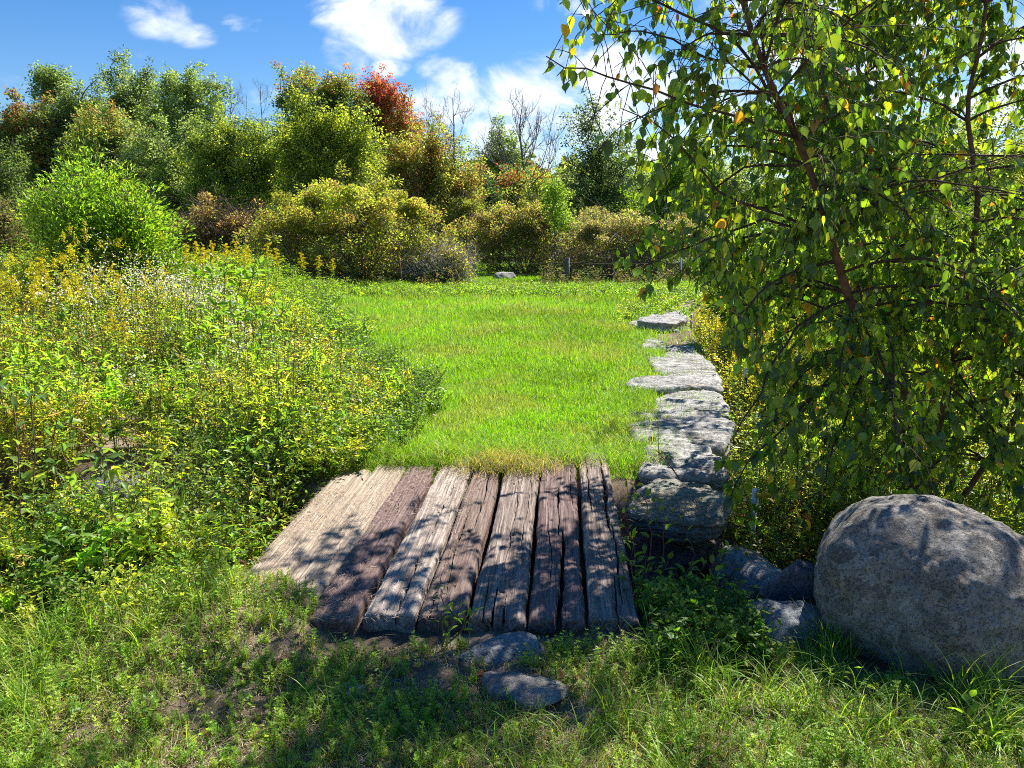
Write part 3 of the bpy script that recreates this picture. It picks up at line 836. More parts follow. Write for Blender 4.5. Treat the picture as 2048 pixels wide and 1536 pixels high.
    off = rng.normal(0, 1, (nleaf, 3)); off /= np.maximum(1, np.linalg.norm(off, axis=1, keepdims=True) / 1.9)
    off[:, 2] *= flat
    P = C[cl] + off * (rc[cl] * .62)[:, None]
    P[:, 2] = np.where(P[:, 2] < basez + .02, basez + .02 + np.abs(rng.normal(0, .2, nleaf)), P[:, 2])
    def cpal(cs, wt):
        cs = np.array(cs, float); wt = None if wt is None else np.array(wt) / np.sum(wt)
        own = rng.choice(len(cs), K, p=wt)[cl]; ix = np.where(rng.random(nleaf) < (.70 if multi == 1 else .35), own, rng.choice(len(cs), nleaf, p=wt))
        return cs[ix] * np.exp(rng.normal(0, .15, (nleaf, 1)))
    if top is None: c = cpal(cols, weights)
    else:
        tcols, z0, z1, side = top       # colour change towards the top (photograph y coordinates) and to one side
        ppx, ppy = proj(P)
        tt = np.clip((z0 - ppy + side * (ppx - base_px)) / (z0 - z1) + rng.normal(0, .18, nleaf) + rng.normal(0, .16, K)[cl], 0, 1)
        a = cpal(cols, weights); b = cpal(tcols, None)
        c = np.where((rng.random(nleaf) < tt)[:, None], b, a)
    c = c * np.exp(rng.normal(0, .16, K))[cl][:, None]
    Dr = unit(off * np.array([1, 1, .6]) + rng.normal(0, .6, (nleaf, 3)) + np.array([0, 0, upright]))
    Nn = unit(rng.normal(0, .75, (nleaf, 3)) + np.array([0, 0, up]))
    l = ls * rng.uniform(.65, 1.3, nleaf)
    leaves(g, LEAF_S, P, Dr, Nn, l, l * leafw, c)
    g.build('crown' if multi == 1 else 'foliage', mat or M_FAR, root)
    return root


def dead_tree(label, D, base_px, top_px, top_py, spread, seed, r=.13, n1=16, lean=0, fork=.35):
    rng = np.random.default_rng(seed)
    b = at(base_px, 500, D); t = at(top_px, top_py, D)
    root = empty('dead_tree', (b[0], D, 0)); tag(root, label, 'tree', 'bare dead trees on the skyline')
    g = Geo(); H = t[2]
    tr = wander(rng, np.array([b[0], D, -.1]), t, 18, .02 * H)
    tube(g, tr, np.linspace(r, r * .1, 18), (.20, .18, .165), 6)
    g.build('trunk', M_BARK, root); g = Geo()
    def br(p0, d, L, rr, lev):
        n = 6; p = [p0]; dd = d.copy()
        for _ in range(n):
            dd = unit(dd + rng.normal(0, .13, 3) + np.array([0, 0, .10])); p.append(p[-1] + dd * L / n)
        p = np.array(p); tube(g, p, np.linspace(rr, rr * .3, n + 1), (.19, .17, .16), 4, False)
        if lev < 3:
            for k in range((6, 5, 3)[lev]):
                j = rng.integers(2, n + 1); q = unit(dd + rng.normal(0, .62, 3) + np.array([0, 0, .25])); br(p[j], q, L * rng.uniform(.32, .58), rr * .5, lev + 1)
    for k in range(n1):
        f = fork + (1 - fork) * (k + rng.random()) / n1; j = min(17, int(f * 17)); a = rng.uniform(0, 6.28)
        d = unit(np.array([math.cos(a), math.sin(a) * .7, 1.0]))
        br(tr[j], d, spread * (1.25 - f) * rng.uniform(.7, 1.25), r * .38 * (1.2 - f), 0)
    g.build('branches', M_BARK, root)


DG, MG, BG, YG, OL = (.12, .18, .07), (.21, .29, .075), (.23, .29, .17), (.42, .47, .07), (.33, .35, .085)
ORG, RD, PK, BR = (.36, .15, .04), (.32, .055, .035), (.55, .15, .16), (.30, .17, .09)
T = plantform
tg = 'trees on the skyline beyond the meadow'
T('maple_tree', 'dark maple with a reddish-brown top at the far left of the skyline', 'tree', 45, 70, [(70, 235, 48, 42), (55, 290, 55, 50), (110, 300, 40, 60), (20, 270, 30, 40), (70, 350, 60, 45)], [DG, MG, DG, BR], 26000, .17, 101, top=([BR, (.20, .09, .06), MG], 270, 160, 0), group=tg)
T('maple_tree', 'small rust-red tree cut by the left edge of the picture', 'tree', 47, -25, [(-20, 260, 30, 34), (-25, 320, 45, 45)], [BR, (.2, .06, .04), MG], 9000, .17, 119, group=tg)
T('elm_tree', 'tall thin tree with a bare crooked trunk and a small umbrella crown', 'tree', 48, 100, [(104, 148, 24, 15), (90, 155, 12, 12), (122, 158, 12, 14)], [MG, DG], 3600, .17, 102, trunk_r=.16, limb=12, twigs=30, group=tg, trunk_top=.96, cr=.5)
T('oak_tree', 'bluish-green tree with a ragged top between the umbrella-crowned tree and the tallest one', 'tree', 46, 170, [(175, 185, 30, 32), (150, 230, 36, 40), (190, 250, 40, 45), (160, 320, 60, 50)], [BG, DG, MG], 20000, .16, 103, group=tg)
T('oak_tree', 'tallest bluish-green tree on the left skyline', 'tree', 49, 265, [(258, 130, 30, 30), (235, 175, 28, 40), (285, 195, 34, 50), (250, 240, 50, 60), (290, 290, 60, 60)], [BG, (.05, .085, .045), MG], 27000, .15, 104, group=tg, cr=.6)
T('oak_tree', 'broad green tree whose flat top leans right, before the bare snags', 'tree', 47, 370, [(345, 165, 30, 34), (385, 155, 34, 26), (420, 165, 26, 20), (370, 220, 58, 48), (400, 290, 62, 60), (330, 240, 34, 50)], [DG, BG, MG, MG], 30000, .15, 105, group=tg)
T('maple_tree', 'olive tree with orange patches in front of the bluish tall trees', 'tree', 42, 225, [(190, 225, 38, 32), (230, 265, 46, 46), (180, 300, 50, 50), (260, 335, 52, 55)], [MG, DG, OL], 24000, .15, 106, top=([ORG, BR, OL, OL, MG], 300, 130, 0), group=tg)
T('alder_tree', 'grey-green airy tree rising over the willow bush', 'tree', 36, 345, [(330, 300, 58, 58), (370, 350, 60, 60), (300, 370, 60, 50), (400, 400, 50, 40)], [(.085, .125, .060), BG, MG], 30000, .12, 107, group=tg)
T('birch_tree', 'yellow-green leafy birch left of the big rust-topped maple', 'tree', 34, 480, [(440, 260, 44, 50), (500, 270, 44, 52), (470, 340, 70, 60), (540, 330, 40, 70), (430, 370, 50, 50)], [(.10, .155, .030), MG, YG, DG], 38000, .12, 108, group=tg)
dead_tree('bare grey snag with two forks between the flat-topped tree and the maple', 50, 470, 462, 168, 3.2, 201, .1, 9, fork=.55)
dead_tree('leaning bare snag just left of the rust-topped maple', 49, 545, 520, 165, 3.0, 202, .1, 8, fork=.6)
T('maple_tree', 'tall maple with a rusty crown, highest of the middle group', 'tree', 40, 640, [(600, 165, 42, 34), (650, 185, 48, 36), (700, 190, 34, 34), (620, 235, 56, 50), (690, 250, 56, 56), (600, 310, 50, 60), (660, 330, 70, 60)], [MG, DG, (.09, .14, .03)], 42000, .14, 109, top=([ORG, BR, OL, MG], 205, 115, 0), group=tg)
T('birch_tree', 'yellow-green birch standing in front of the rust-topped maple', 'tree', 32, 690, [(600, 240, 40, 60), (660, 290, 50, 60), (715, 270, 30, 50), (710, 340, 60, 50), (620, 340, 60, 50)], [YG, (.13, .19, .03), (.11, .16, .03)], 38000, .115, 110, group=tg)
T('red_maple_tree', 'maple with a bright crimson crown', 'tree', 42, 775, [(745, 175, 32, 30), (790, 200, 38, 32), (815, 240, 26, 30), (760, 240, 50, 40), (800, 290, 60, 44)], [OL, MG, BR], 26000, .14, 111, top=([RD, PK, BR, (.30, .09, .05)], 290, 170, 0), group=tg, cr=.48)
T('maple_tree', 'sprawling olive and orange tree sloping down right of the crimson maple', 'tree', 38, 860, [(850, 285, 50, 36), (800, 330, 60, 44), (885, 310, 38, 40), (850, 360, 80, 46), (920, 350, 40, 40)], [OL, MG, BR, (.13, .14, .04)], 30000, .13, 112, top=([BR, ORG, OL, OL, MG], 320, 210, 0), group=tg)
dead_tree('bare dead tree, broader of the two over the gap in the skyline', 50, 915, 905, 195, 4.2, 203, .15, 13, fork=.35)
dead_tree('bare dead tree with spreading twigs, tallest and furthest right', 47, 1050, 1045, 190, 4.0, 204, .17, 15, fork=.30)
T('oak_tree', 'narrow dark-leaved tree between the two bare dead trees', 'tree', 50, 1000, [(998, 260, 20, 26), (985, 300, 34, 24), (1005, 345, 34, 40), (1020, 300, 26, 24), (1000, 395, 50, 34)], [DG, BG, MG], 14000, .15, 113, group=tg)
T('pine_tree', 'small blue-green pine low in the skyline gap', 'tree', 40, 950, [(945, 352, 14, 22), (948, 375, 26, 24), (950, 400, 40, 26)], [(.035, .085, .050), (.05, .10, .05)], 9000, .12, 114, group=tg)
T('hawthorn_tree', 'rounded small tree with a red tint under the furthest right dead tree', 'tree', 38, 1065, [(1060, 355, 50, 26), (1040, 380, 50, 34), (1085, 390, 40, 34)], [MG, OL, (.10, .15, .03)], 15000, .12, 115, top=([RD, BR, MG, MG], 380, 335, -.35), group=tg)
T('oak_tree', 'tall dark airy tree seen through the hanging birch tips', 'tree', 44, 1195, [(1190, 225, 40, 36), (1170, 270, 30, 32), (1215, 285, 44, 40), (1190, 350, 60, 44), (1150, 390, 50, 34), (1240, 390, 50, 44)], [DG, (.025, .045, .022), BG], 17000, .15, 116, group=tg, cr=.6, gapfrac=.3)
T('oak_tree', 'dark tree mass behind the birch right of the airy one', 'tree', 42, 1400, [(1380, 350, 50, 50), (1430, 320, 60, 50), (1480, 370, 70, 60)], [DG, MG, BG], 16000, .16, 117, group=tg)
T('ash_tree', 'bright yellow-green young tree under the hanging birch leaves', 'tree', 33, 1335, [(1330, 370, 42, 32), (1350, 345, 30, 24), (1325, 410, 48, 34)], [(.12, .22, .015), (.16, .26, .02)], 13000, .13, 118, group=tg)
T('maple_tree', 'tree with crimson twigs glimpsed through the upper birch leaves', 'tree', 40, 1670, [(1660, 200, 40, 60), (1720, 260, 70, 60), (1600, 300, 70, 60)], [MG, OL, DG], 14000, .16, 120, top=([RD, PK, RD], 260, 150, 0), group=tg)
T('oak_tree', 'green tree behind the birch towards the right edge', 'tree', 38, 1880, [(1850, 300, 90, 60), (1950, 270, 80, 70), (1800, 380, 90, 60)], [MG, DG, OL], 16000, .17, 121, group=tg)
T('oak_tree', 'green tree at the right edge behind the birch', 'tree', 36, 2150, [(2060, 260, 90, 80), (2180, 240, 90, 90), (2100, 380, 120, 70)], [MG, DG, OL], 14000, .17, 122, group=tg)
T('oak_tree', 'pale green willow-like tree cut by the left edge in front of the dark maple', 'tree', 26, -30, [(-10, 330, 44, 46), (10, 400, 50, 50), (-20, 460, 60, 50)], [(.13, .19, .05), (.10, .15, .06)], 15000, .10, 123, group=None)

for k_, (px_, lab_, bl_, cs_) in enumerate([
        (130, 'muted green tree filling the skyline behind the reddish maple', [(130, 250, 70, 60), (90, 300, 70, 60), (180, 300, 70, 60)], [BG, MG, DG]),
        (320, 'grey-green tree filling the skyline behind the two tall bluish ones', [(300, 230, 60, 60), (350, 280, 70, 60), (270, 300, 60, 60)], [BG, MG, (.26, .32, .18)]),
        (520, 'green tree low on the skyline under the bare snags', [(520, 290, 60, 50), (560, 320, 60, 60), (480, 330, 60, 60)], [MG, OL, DG]),
        (800, 'olive tree filling in behind the crimson maple', [(790, 300, 70, 60), (850, 330, 70, 50), (740, 320, 60, 60)], [OL, MG, DG]),
        (1290, 'dark green tree closing the skyline behind the yellow-green young tree', [(1290, 360, 70, 50), (1240, 380, 60, 40)], [DG, MG])]):
    T('oak_tree', lab_, 'tree', 54, px_, bl_, cs_, 15000, .19, 140 + k_, group=tg, cr=.8)

# shrubs
SB = (.16, .115, .09)
sg = 'thicket shrubs along the far side of the fence'
T('willow_bush', 'big bright green willow bush with upright shoots behind the wildflowers', 'shrub', 14, 205, [(205, 400, 104, 80), (125, 445, 66, 72), (285, 455, 66, 80), (205, 480, 120, 74), (140, 372, 42, 36), (262, 362, 42, 36), (200, 345, 44, 28)],
  [(.15, .28, .03), (.20, .33, .04), (.11, .21, .03), (.26, .36, .05)], 36000, .095, 130, trunk_r=.06, multi=12, cr=.40, K=240, leafw=.30, upright=.75, plume=True, twigs=220, up=.2, bark=(.11, .08, .05), mat=M_LEAF)
T('rose_thicket', 'broad domed bramble thicket, the largest mound behind the fence', 'shrub', 26.5, 720, [(700, 428, 105, 64), (620, 480, 110, 56), (800, 480, 100, 64), (720, 500, 170, 60), (870, 520, 60, 50), (560, 500, 60, 46)],
  [(.30, .34, .055), (.21, .28, .045), (.33, .26, .08), (.26, .15, .07)], 66000, .085, 131, weights=[5, 4, 2.4, 1.2], skirt=.62, trunk_r=.06, multi=36, cr=.34, K=520, limb=120, twigs=420, shell=.42, bark=SB, group=sg)
T('thicket_shrub', 'low brownish-pink shrub between the willow bush and the big mound', 'shrub', 29, 450, [(450, 460, 70, 44), (400, 480, 50, 40), (510, 470, 50, 46)], [(.32, .24, .11), (.24, .25, .08), (.30, .17, .09)], 17000, .09, 132, skirt=.62, trunk_r=.05, multi=16, cr=.35, K=150, shell=.5, bark=SB, group=sg)
T('thicket_shrub', 'vine-topped green and brown shrub right of the mown gap', 'shrub', 33, 1050, [(1040, 470, 70, 50), (1060, 450, 50, 40), (990, 490, 56, 48), (1110, 490, 60, 50), (940, 430, 40, 26, 3), (1050, 510, 100, 44)],
  [(.23, .32, .04), (.28, .23, .09), (.20, .25, .05), (.24, .17, .09)], 40000, .09, 133, skirt=.62, trunk_r=.05, multi=26, cr=.34, K=330, limb=90, twigs=280, shell=.45, bark=SB, group=sg)
T('thicket_shrub', 'greyish-pink twiggy shrub behind the wooden fence post', 'shrub', 28, 1230, [(1200, 500, 80, 50), (1290, 490, 80, 50), (1380, 490, 70, 50), (1150, 530, 50, 34), (1250, 540, 120, 34), (1180, 450, 50, 20, 3)],
  [(.30, .27, .13), (.22, .25, .08), (.31, .22, .15), (.18, .24, .05)], 40000, .085, 134, skirt=.62, trunk_r=.05, multi=26, cr=.32, K=330, limb=90, twigs=330, shell=.45, bark=(.2, .155, .13), group=sg)
T('thicket_shrub', 'pale twiggy shrub at the right end of the big mound', 'shrub', 25.6, 885, [(890, 540, 48, 36), (850, 550, 40, 30)], [(.34, .34, .08), (.36, .30, .13), (.26, .28, .06)], 9000, .08, 135, skirt=.62, trunk_r=.04, multi=10, cr=.28, K=70, shell=.5, bark=(.28, .25, .22), group=sg)
T('vine', 'bright green vine climbing a dead sapling over the thicket', 'vine', 28.5, 1118, [(1112, 395, 10, 24), (1118, 440, 14, 26), (1108, 375, 8, 10)], [(.16, .26, .04), (.20, .31, .05)], 2200, .10, 136, trunk_r=.04, cr=.30, K=60, limb=10, twigs=20, multi=3)
T('leafy_shrub', 'dark green leafy shrub between the stone wall and the birch', 'shrub', 12.0, 1520, [(1520, 560, 90, 70), (1600, 540, 90, 80), (1480, 520, 50, 50), (1680, 560, 90, 80), (1560, 610, 100, 50)],
  [(.055, .12, .02), (.09, .17, .025), (.12, .19, .03)], 30000, .075, 137, trunk_r=.05, multi=10, cr=.3, K=200, leafw=.5, mat=M_LEAF)
T('leafy_shrub', 'yellow-green shrub behind the birch towards the right edge', 'shrub', 10.0, 1850, [(1800, 560, 110, 90), (1930, 520, 110, 110), (2060, 560, 100, 120), (1860, 640, 140, 80)],
  [(.10, .17, .02), (.14, .21, .03), (.07, .13, .02)], 34000, .07, 138, trunk_r=.05, multi=12, cr=.3, K=220, leafw=.5, mat=M_LEAF)
T('thicket_shrub', 'grey-brown thicket at the left edge beside the willow bush', 'shrub', 24, 0, [(0, 440, 60, 50), (20, 490, 60, 50), (-40, 480, 60, 60)], [(.13, .13, .06), (.10, .13, .04), (.16, .12, .08)], 15000, .085, 139, trunk_r=.05, multi=12, cr=.34, K=120, bark=SB)

# far wood closing the horizon
rng = np.random.default_rng(9); g = Geo(); n = 90000
x = rng.uniform(-75, 75, n); y = 62 + rng.normal(0, 3, n); hmax = 6.0 + 1.6 * vn(x, x * 0, .16, 4) + .8 * vn(x, x * 0, .7, 8)
P = np.stack([x, y, hmax * rng.uniform(0, 1, n) ** .6], 1)
leaves(g, LEAF_S, P, rdir(rng, n), rdir(rng, n, .7), rng.uniform(.5, .9, n), .5, pal(rng, n, [DG, MG, (.05, .08, .035), OL]))
tag(g.build('far_wood', M_FAR), 'dark line of far woods closing the horizon', 'wood', kind='stuff')
# ------------------------------------------------------------------ the birch
BSK = (.17, .095, .06)


def point_in_poly(px, py, poly):
    inside = np.zeros(len(px), bool); n = len(poly); j = n - 1
    for i in range(n):
        xi, yi = poly[i]; xj, yj = poly[j]
        c = ((yi > py) != (yj > py)) & (px < (xj - xi) * (py - yi) / (yj - yi + 1e-9) + xi)
        inside ^= c; j = i
    return inside


# natural outline of the pruned crown on the side of the bridge
CROWN = [(300, -900), (500, -110), (1075, -70), (1100, 20), (1085, 110), (1120, 170), (1170, 210), (1185, 330), (1260, 390), (1350, 395), (1300, 450), (1235, 500), (1220, 560), (1290, 600), (1380, 560), (1440, 610),
         (1450, 700), (1530, 760), (1510, 860), (1440, 900), (1440, 1000), (1490, 1060), (1640, 1080), (1700, 1000), (1900, 1040), (2100, 1050), (2900, 1000), (2900, -3000), (300, -3000)]


def grow_birch(name, label, stems, limbs0, nlimb, seed, crown=None, leaf=.066, cols=None, limb_len=(.8, 1.7), tw=9, gapn=1.0, minz=-.3, tmin=.14, near_cut=None, thin=False):
    rng = np.random.default_rng(seed)
    base = np.array(stems[0][0][0]); root = empty(name, tuple(base)); tag(root, label, 'tree')
    g = Geo(); SP = []
    for pts, r in stems:
        pts = np.array(pts, float)
        t = np.linspace(0, len(pts) - 1, 30); i = np.clip(t.astype(int), 0, len(pts) - 2); f = (t - i)[:, None]
        # catmull-rom
        pm = pts[np.maximum(i - 1, 0)]; p0 = pts[i]; p1 = pts[i + 1]; p2 = pts[np.minimum(i + 2, len(pts) - 1)]
        c = .5 * ((2 * p0) + (-pm + p1) * f + (2 * pm - 5 * p0 + 4 * p1 - p2) * f ** 2 + (-pm + 3 * p0 - 3 * p1 + p2) * f ** 3)
        rr = np.linspace(r, r * .22, 30); tube(g, c, rr, BSK, 9); SP.append((c, rr))
    g.build('trunk', M_BARK, root, smooth=True)
    g = Geo(); TW = []          # twigs: list of polylines carrying leaves
    def limb(p):
        n = len(p); tube(g, p, np.linspace(.009, .0025, n), (.085, .055, .042), 5, False)
        Lt = np.linalg.norm(p[-1] - p[0]); k = max(4, int(tw * Lt / 1.1))
        for q in range(k):
            j = int(rng.uniform(.12, 1) * (n - 1)); d0 = unit(p[min(j + 1, n - 1)] - p[max(j - 1, 0)])
            d = unit(d0 * rng.uniform(.2, .9) + rdir(rng, 1, -.1)[0] * .8); L = rng.uniform(.22, .62); m = 7; w = [p[j]]
            for _ in range(m):
                d = unit(d + np.array([0, 0, -.11]) + rng.normal(0, .13, 3)); w.append(w[-1] + d * L / m)
            TW.append(np.array(w))
        TW.append(p[n // 3:])
    for L0 in limbs0:
        p = np.array(L0, float); t = np.linspace(0, len(p) - 1, 12); i = np.clip(t.astype(int), 0, len(p) - 2); f = (t - i)[:, None]
        limb(p[i] * (1 - f) + p[i + 1] * f + rng.normal(0, .008, (12, 3)))
    for q in range(nlimb):
        c, rr = SP[rng.choice(len(SP), p=np.array([len(s) for s in SP]) / sum(len(s) for s in SP))]
        t = rng.uniform(tmin, 1) ** 1.0; j = int(t * 29); a = rng.uniform(0, 6.28); el = rng.uniform(.15, .8)
        d = np.array([math.cos(a) * math.cos(el), math.sin(a) * math.cos(el), math.sin(el)]); L = rng.uniform(*limb_len) * (1.12 - .6 * t); p = [c[j]]; n = 12
        for _ in range(n - 1):
            d = unit(d + np.array([0, 0, -.08 if t > .45 else -.15]) + rng.normal(0, .06, 3)); p.append(p[-1] + d * L / n)
        p = np.array(p)
        if crown is not None:
            px, py = proj(p); ok = point_in_poly(px, py, crown)
            if not ok.all():
                k = int(np.argmin(ok)); p = p[:k]
                if k < 4: continue
        if near_cut is not None:
            k = np.nonzero(p[:, 1] < near_cut)[0]
            if len(k): p = p[:k[0]]
            if len(p) < 4: continue
        limb(p)
    A, B, LP, LD = [], [], [], []
    for w in TW:
        px, py = proj(w)
        if crown is not None:
            ok = point_in_poly(px, py, crown); k = len(w) if ok.all() else int(np.argmin(ok)); w = w[:k]
        if near_cut is not None: w = w[:len(w) if (w[:, 1] > near_cut).all() else int(np.argmax(w[:, 1] <= near_cut))]
        w = w[:len(w) if (w[:, 2] > minz).all() else int(np.argmax(w[:, 2] <= minz))]
        if len(w) < 2: continue
        A.append(w[:-1]); B.append(w[1:])
        L = np.linalg.norm(w[-1] - w[0]); k = max(2, int(L / .032 * gapn)); t = rng.uniform(.1, 1, k) * (len(w) - 1); i = np.minimum(t.astype(int), len(w) - 2)
        LP.append(w[i] + (w[i + 1] - w[i]) * (t - i)[:, None]); LD.append(w[i + 1] - w[i])
    A, B = np.concatenate(A), np.concatenate(B); sticks(g, A, B, .0026, .0018, (.09, .06, .045))
    P, D0 = np.concatenate(LP), unit(np.concatenate(LD))
    if thin:      # sparser sprays where the photograph shows sun reaching the boulder and the verge
        h = (P[:, 2] - .35); sx, sy = P[:, 0] - .539 * h, P[:, 1] - .643 * h; kp = np.ones(len(P))
        bl = ((sx - 1.75) / .55) ** 2 + ((sy - 2.95) / .55) ** 2 < 1
        kp[bl] = .12
        sx, sy = P[:, 0] - .539 * P[:, 2], P[:, 1] - .643 * P[:, 2]
        vg = (sy < 3.0) & (sy > 1.7) & (np.abs(sx) < 2.4) & ~bl; kp[vg] = np.clip(.26 + .30 * (sx[vg] > .5) + .60 * vn(sx, sy, 2.6, 91)[vg], .05, 1)
        k_ = rng.random(len(P)) < kp; P, D0 = P[k_], D0[k_]
    n = len(P)
    # petiole then a hanging blade
    pd = unit(D0 * .5 + rdir(rng, n) * .8 + np.array([0, 0, -.15])); pl = rng.uniform(.012, .03, n); Q = P + pd * pl[:, None]
    sticks(g, P, Q, .0011, .0009, (.14, .15, .05))
    g.build('branches', M_BARK, root)
    D = unit(pd * .45 + rng.normal(0, .32, (n, 3)) + np.array([0, 0, -.95])); Nn = rdir(rng, n, .25)
    s = leaf * rng.uniform(.45, 1.2, n)
    c = pal(rng, n, cols[0], None, .2); y = rng.random(n)
    c = np.where((y < .020)[:, None], pal(rng, n, [(.55, .36, .015), (.50, .26, .02)], None, .12), c)
    c = np.where(((y > .02) & (y < .032))[:, None], pal(rng, n, [(.36, .13, .04), (.30, .16, .07)], None, .15), c)
    g = Geo(); leaves(g, LEAF_B, Q, D, Nn, s, s * rng.uniform(.60, .80, n), c, curl=rng.normal(.02, .12, n))
    g.build('foliage', M_BIRCH, root)
    print(name, 'leaves', n)
    return root


b0 = np.array([2.55, 4.72, -.45])
sA = [b0, at(1835, 850, 4.72), at(1775, 745, 4.66), at(1735, 680, 4.6), at(1700, 600, 4.55), at(1668, 500, 4.5), at(1640, 400, 4.45), at(1600, 290, 4.4), at(1545, 175, 4.3), at(1490, 20, 4.2), at(1460, -180, 4.2), at(1470, -420, 4.3), at(1500, -650, 4.4)]
sB = [b0 + [.05, .03, 0], at(1890, 800, 4.9), at(1930, 600, 5.0), at(1955, 400, 5.1), at(1935, 220, 5.2), at(1965, 60, 5.2), at(1990, -200, 5.3), at(1950, -520, 5.3), at(1900, -800, 5.3)]
sC = [b0 + [-.03, .06, 0], at(1820, 800, 5.2), at(1740, 640, 5.4), at(1692, 480, 5.5), at(1688, 330, 5.6), at(1720, 120, 5.7), at(1700, -120, 5.8), at(1690, -420, 5.9)]
sD = [b0 + [.08, -.03, 0], at(2040, 820, 4.6), at(2160, 520, 4.4), at(2230, 200, 4.2), at(2250, -150, 4.2), at(2220, -450, 4.3)]
B_COL = [[(.075, .150, .030), (.10, .195, .03), (.17, .27, .03), (.27, .37, .035), (.07, .12, .035)]]
lim = [
    [at(1590, 270, 4.4), at(1450, 225, 4.1), at(1330, 190, 3.85), at(1200, 150, 3.6), at(1095, 112, 3.45)],
    [at(1640, 470, 4.45), at(1560, 430, 4.3), at(1450, 400, 4.1), at(1390, 320, 3.9), at(1320, 250, 3.8), at(1240, 215, 3.7)],
    [at(1650, 470, 4.45), at(1540, 440, 4.25), at(1430, 470, 4.05), at(1330, 510, 3.9), at(1270, 545, 3.8)],
    [at(1660, 520, 4.5), at(1550, 560, 4.2), at(1470, 640, 4.0), at(1455, 690, 3.9)],
    [at(1700, 600, 4.5), at(1600, 640, 4.2), at(1540, 740, 4.0), at(1500, 820, 3.9), at(1470, 880, 3.85)],
    [at(1735, 700, 4.6), at(1640, 780, 4.2), at(1560, 860, 4.0), at(1490, 930, 3.9), at(1460, 990, 3.8)],
    [at(1540, 170, 4.3), at(1440, 60, 4.0), at(1330, 10, 3.8), at(1180, -40, 3.6), at(1120, 10, 3.5)],
    [at(1530, 130, 4.3), at(1420, 120, 4.3), at(1300, 60, 4.3), at(1200, 70, 4.3)],
    [at(1620, 330, 4.4), at(1500, 330, 4.5), at(1380, 400, 4.6), at(1300, 450, 4.6)],
    [at(1780, 760, 4.7), at(1800, 850, 4.1), at(1820, 960, 3.7), at(1850, 1010, 3.5)],
    [at(1900, 700, 4.9), at(1960, 820, 4.3), at(2000, 930, 3.9)],
    [at(1740, 690, 4.6), at(1680, 860, 4.2), at(1640, 980, 4.0)],
    [at(1490, 10, 4.2), at(1380, -60, 4.6), at(1260, -30, 4.9), at(1170, 60, 5.0)],
]
_r = np.random.default_rng(5)
for _ in range(15):
    e = np.array([_r.uniform(.0, 3.0), _r.uniform(4.4, 7.0), _r.uniform(3.3, 4.5)]); s_ = at(1480 + _r.uniform(-20, 20), _r.uniform(-420, -60), 4.25)
    m_ = (s_ + e) / 2 + [0, 0, .25]; lim.append([s_, m_, e])
grow_birch('birch_tree', 'leafy birch sapling with hanging toothed leaves and brown stems behind the boulder', [(sA, .034), (sB, .024), (sC, .018), (sD, .020)], lim, 195, 301, CROWN, .064, B_COL, tw=13, gapn=1.2, thin=True, near_cut=2.9)
c0 = np.array([3.8, 8.6, -.6])
grow_birch('birch_tree', 'second birch half hidden behind the big birch', [([c0, c0 + [-.1, 0, 1.4], c0 + [-.3, .1, 2.8], c0 + [-.35, 0, 4.6]], .05), ([c0 + [.06, 0, 0], c0 + [.3, .1, 1.5], c0 + [.5, 0, 3.0], c0 + [.6, 0, 4.9]], .04)], [], 50, 302,
           [(1480, -900), (1500, 640), (1560, 700), (2400, 900), (2900, 900), (2900, -1800), (1400, -1800)], .082, B_COL, limb_len=(1.0, 2.0), tw=10, gapn=.8)

# ------------------------------------------------------------------ herbs
Z3 = np.array([0, 0, 1.0])


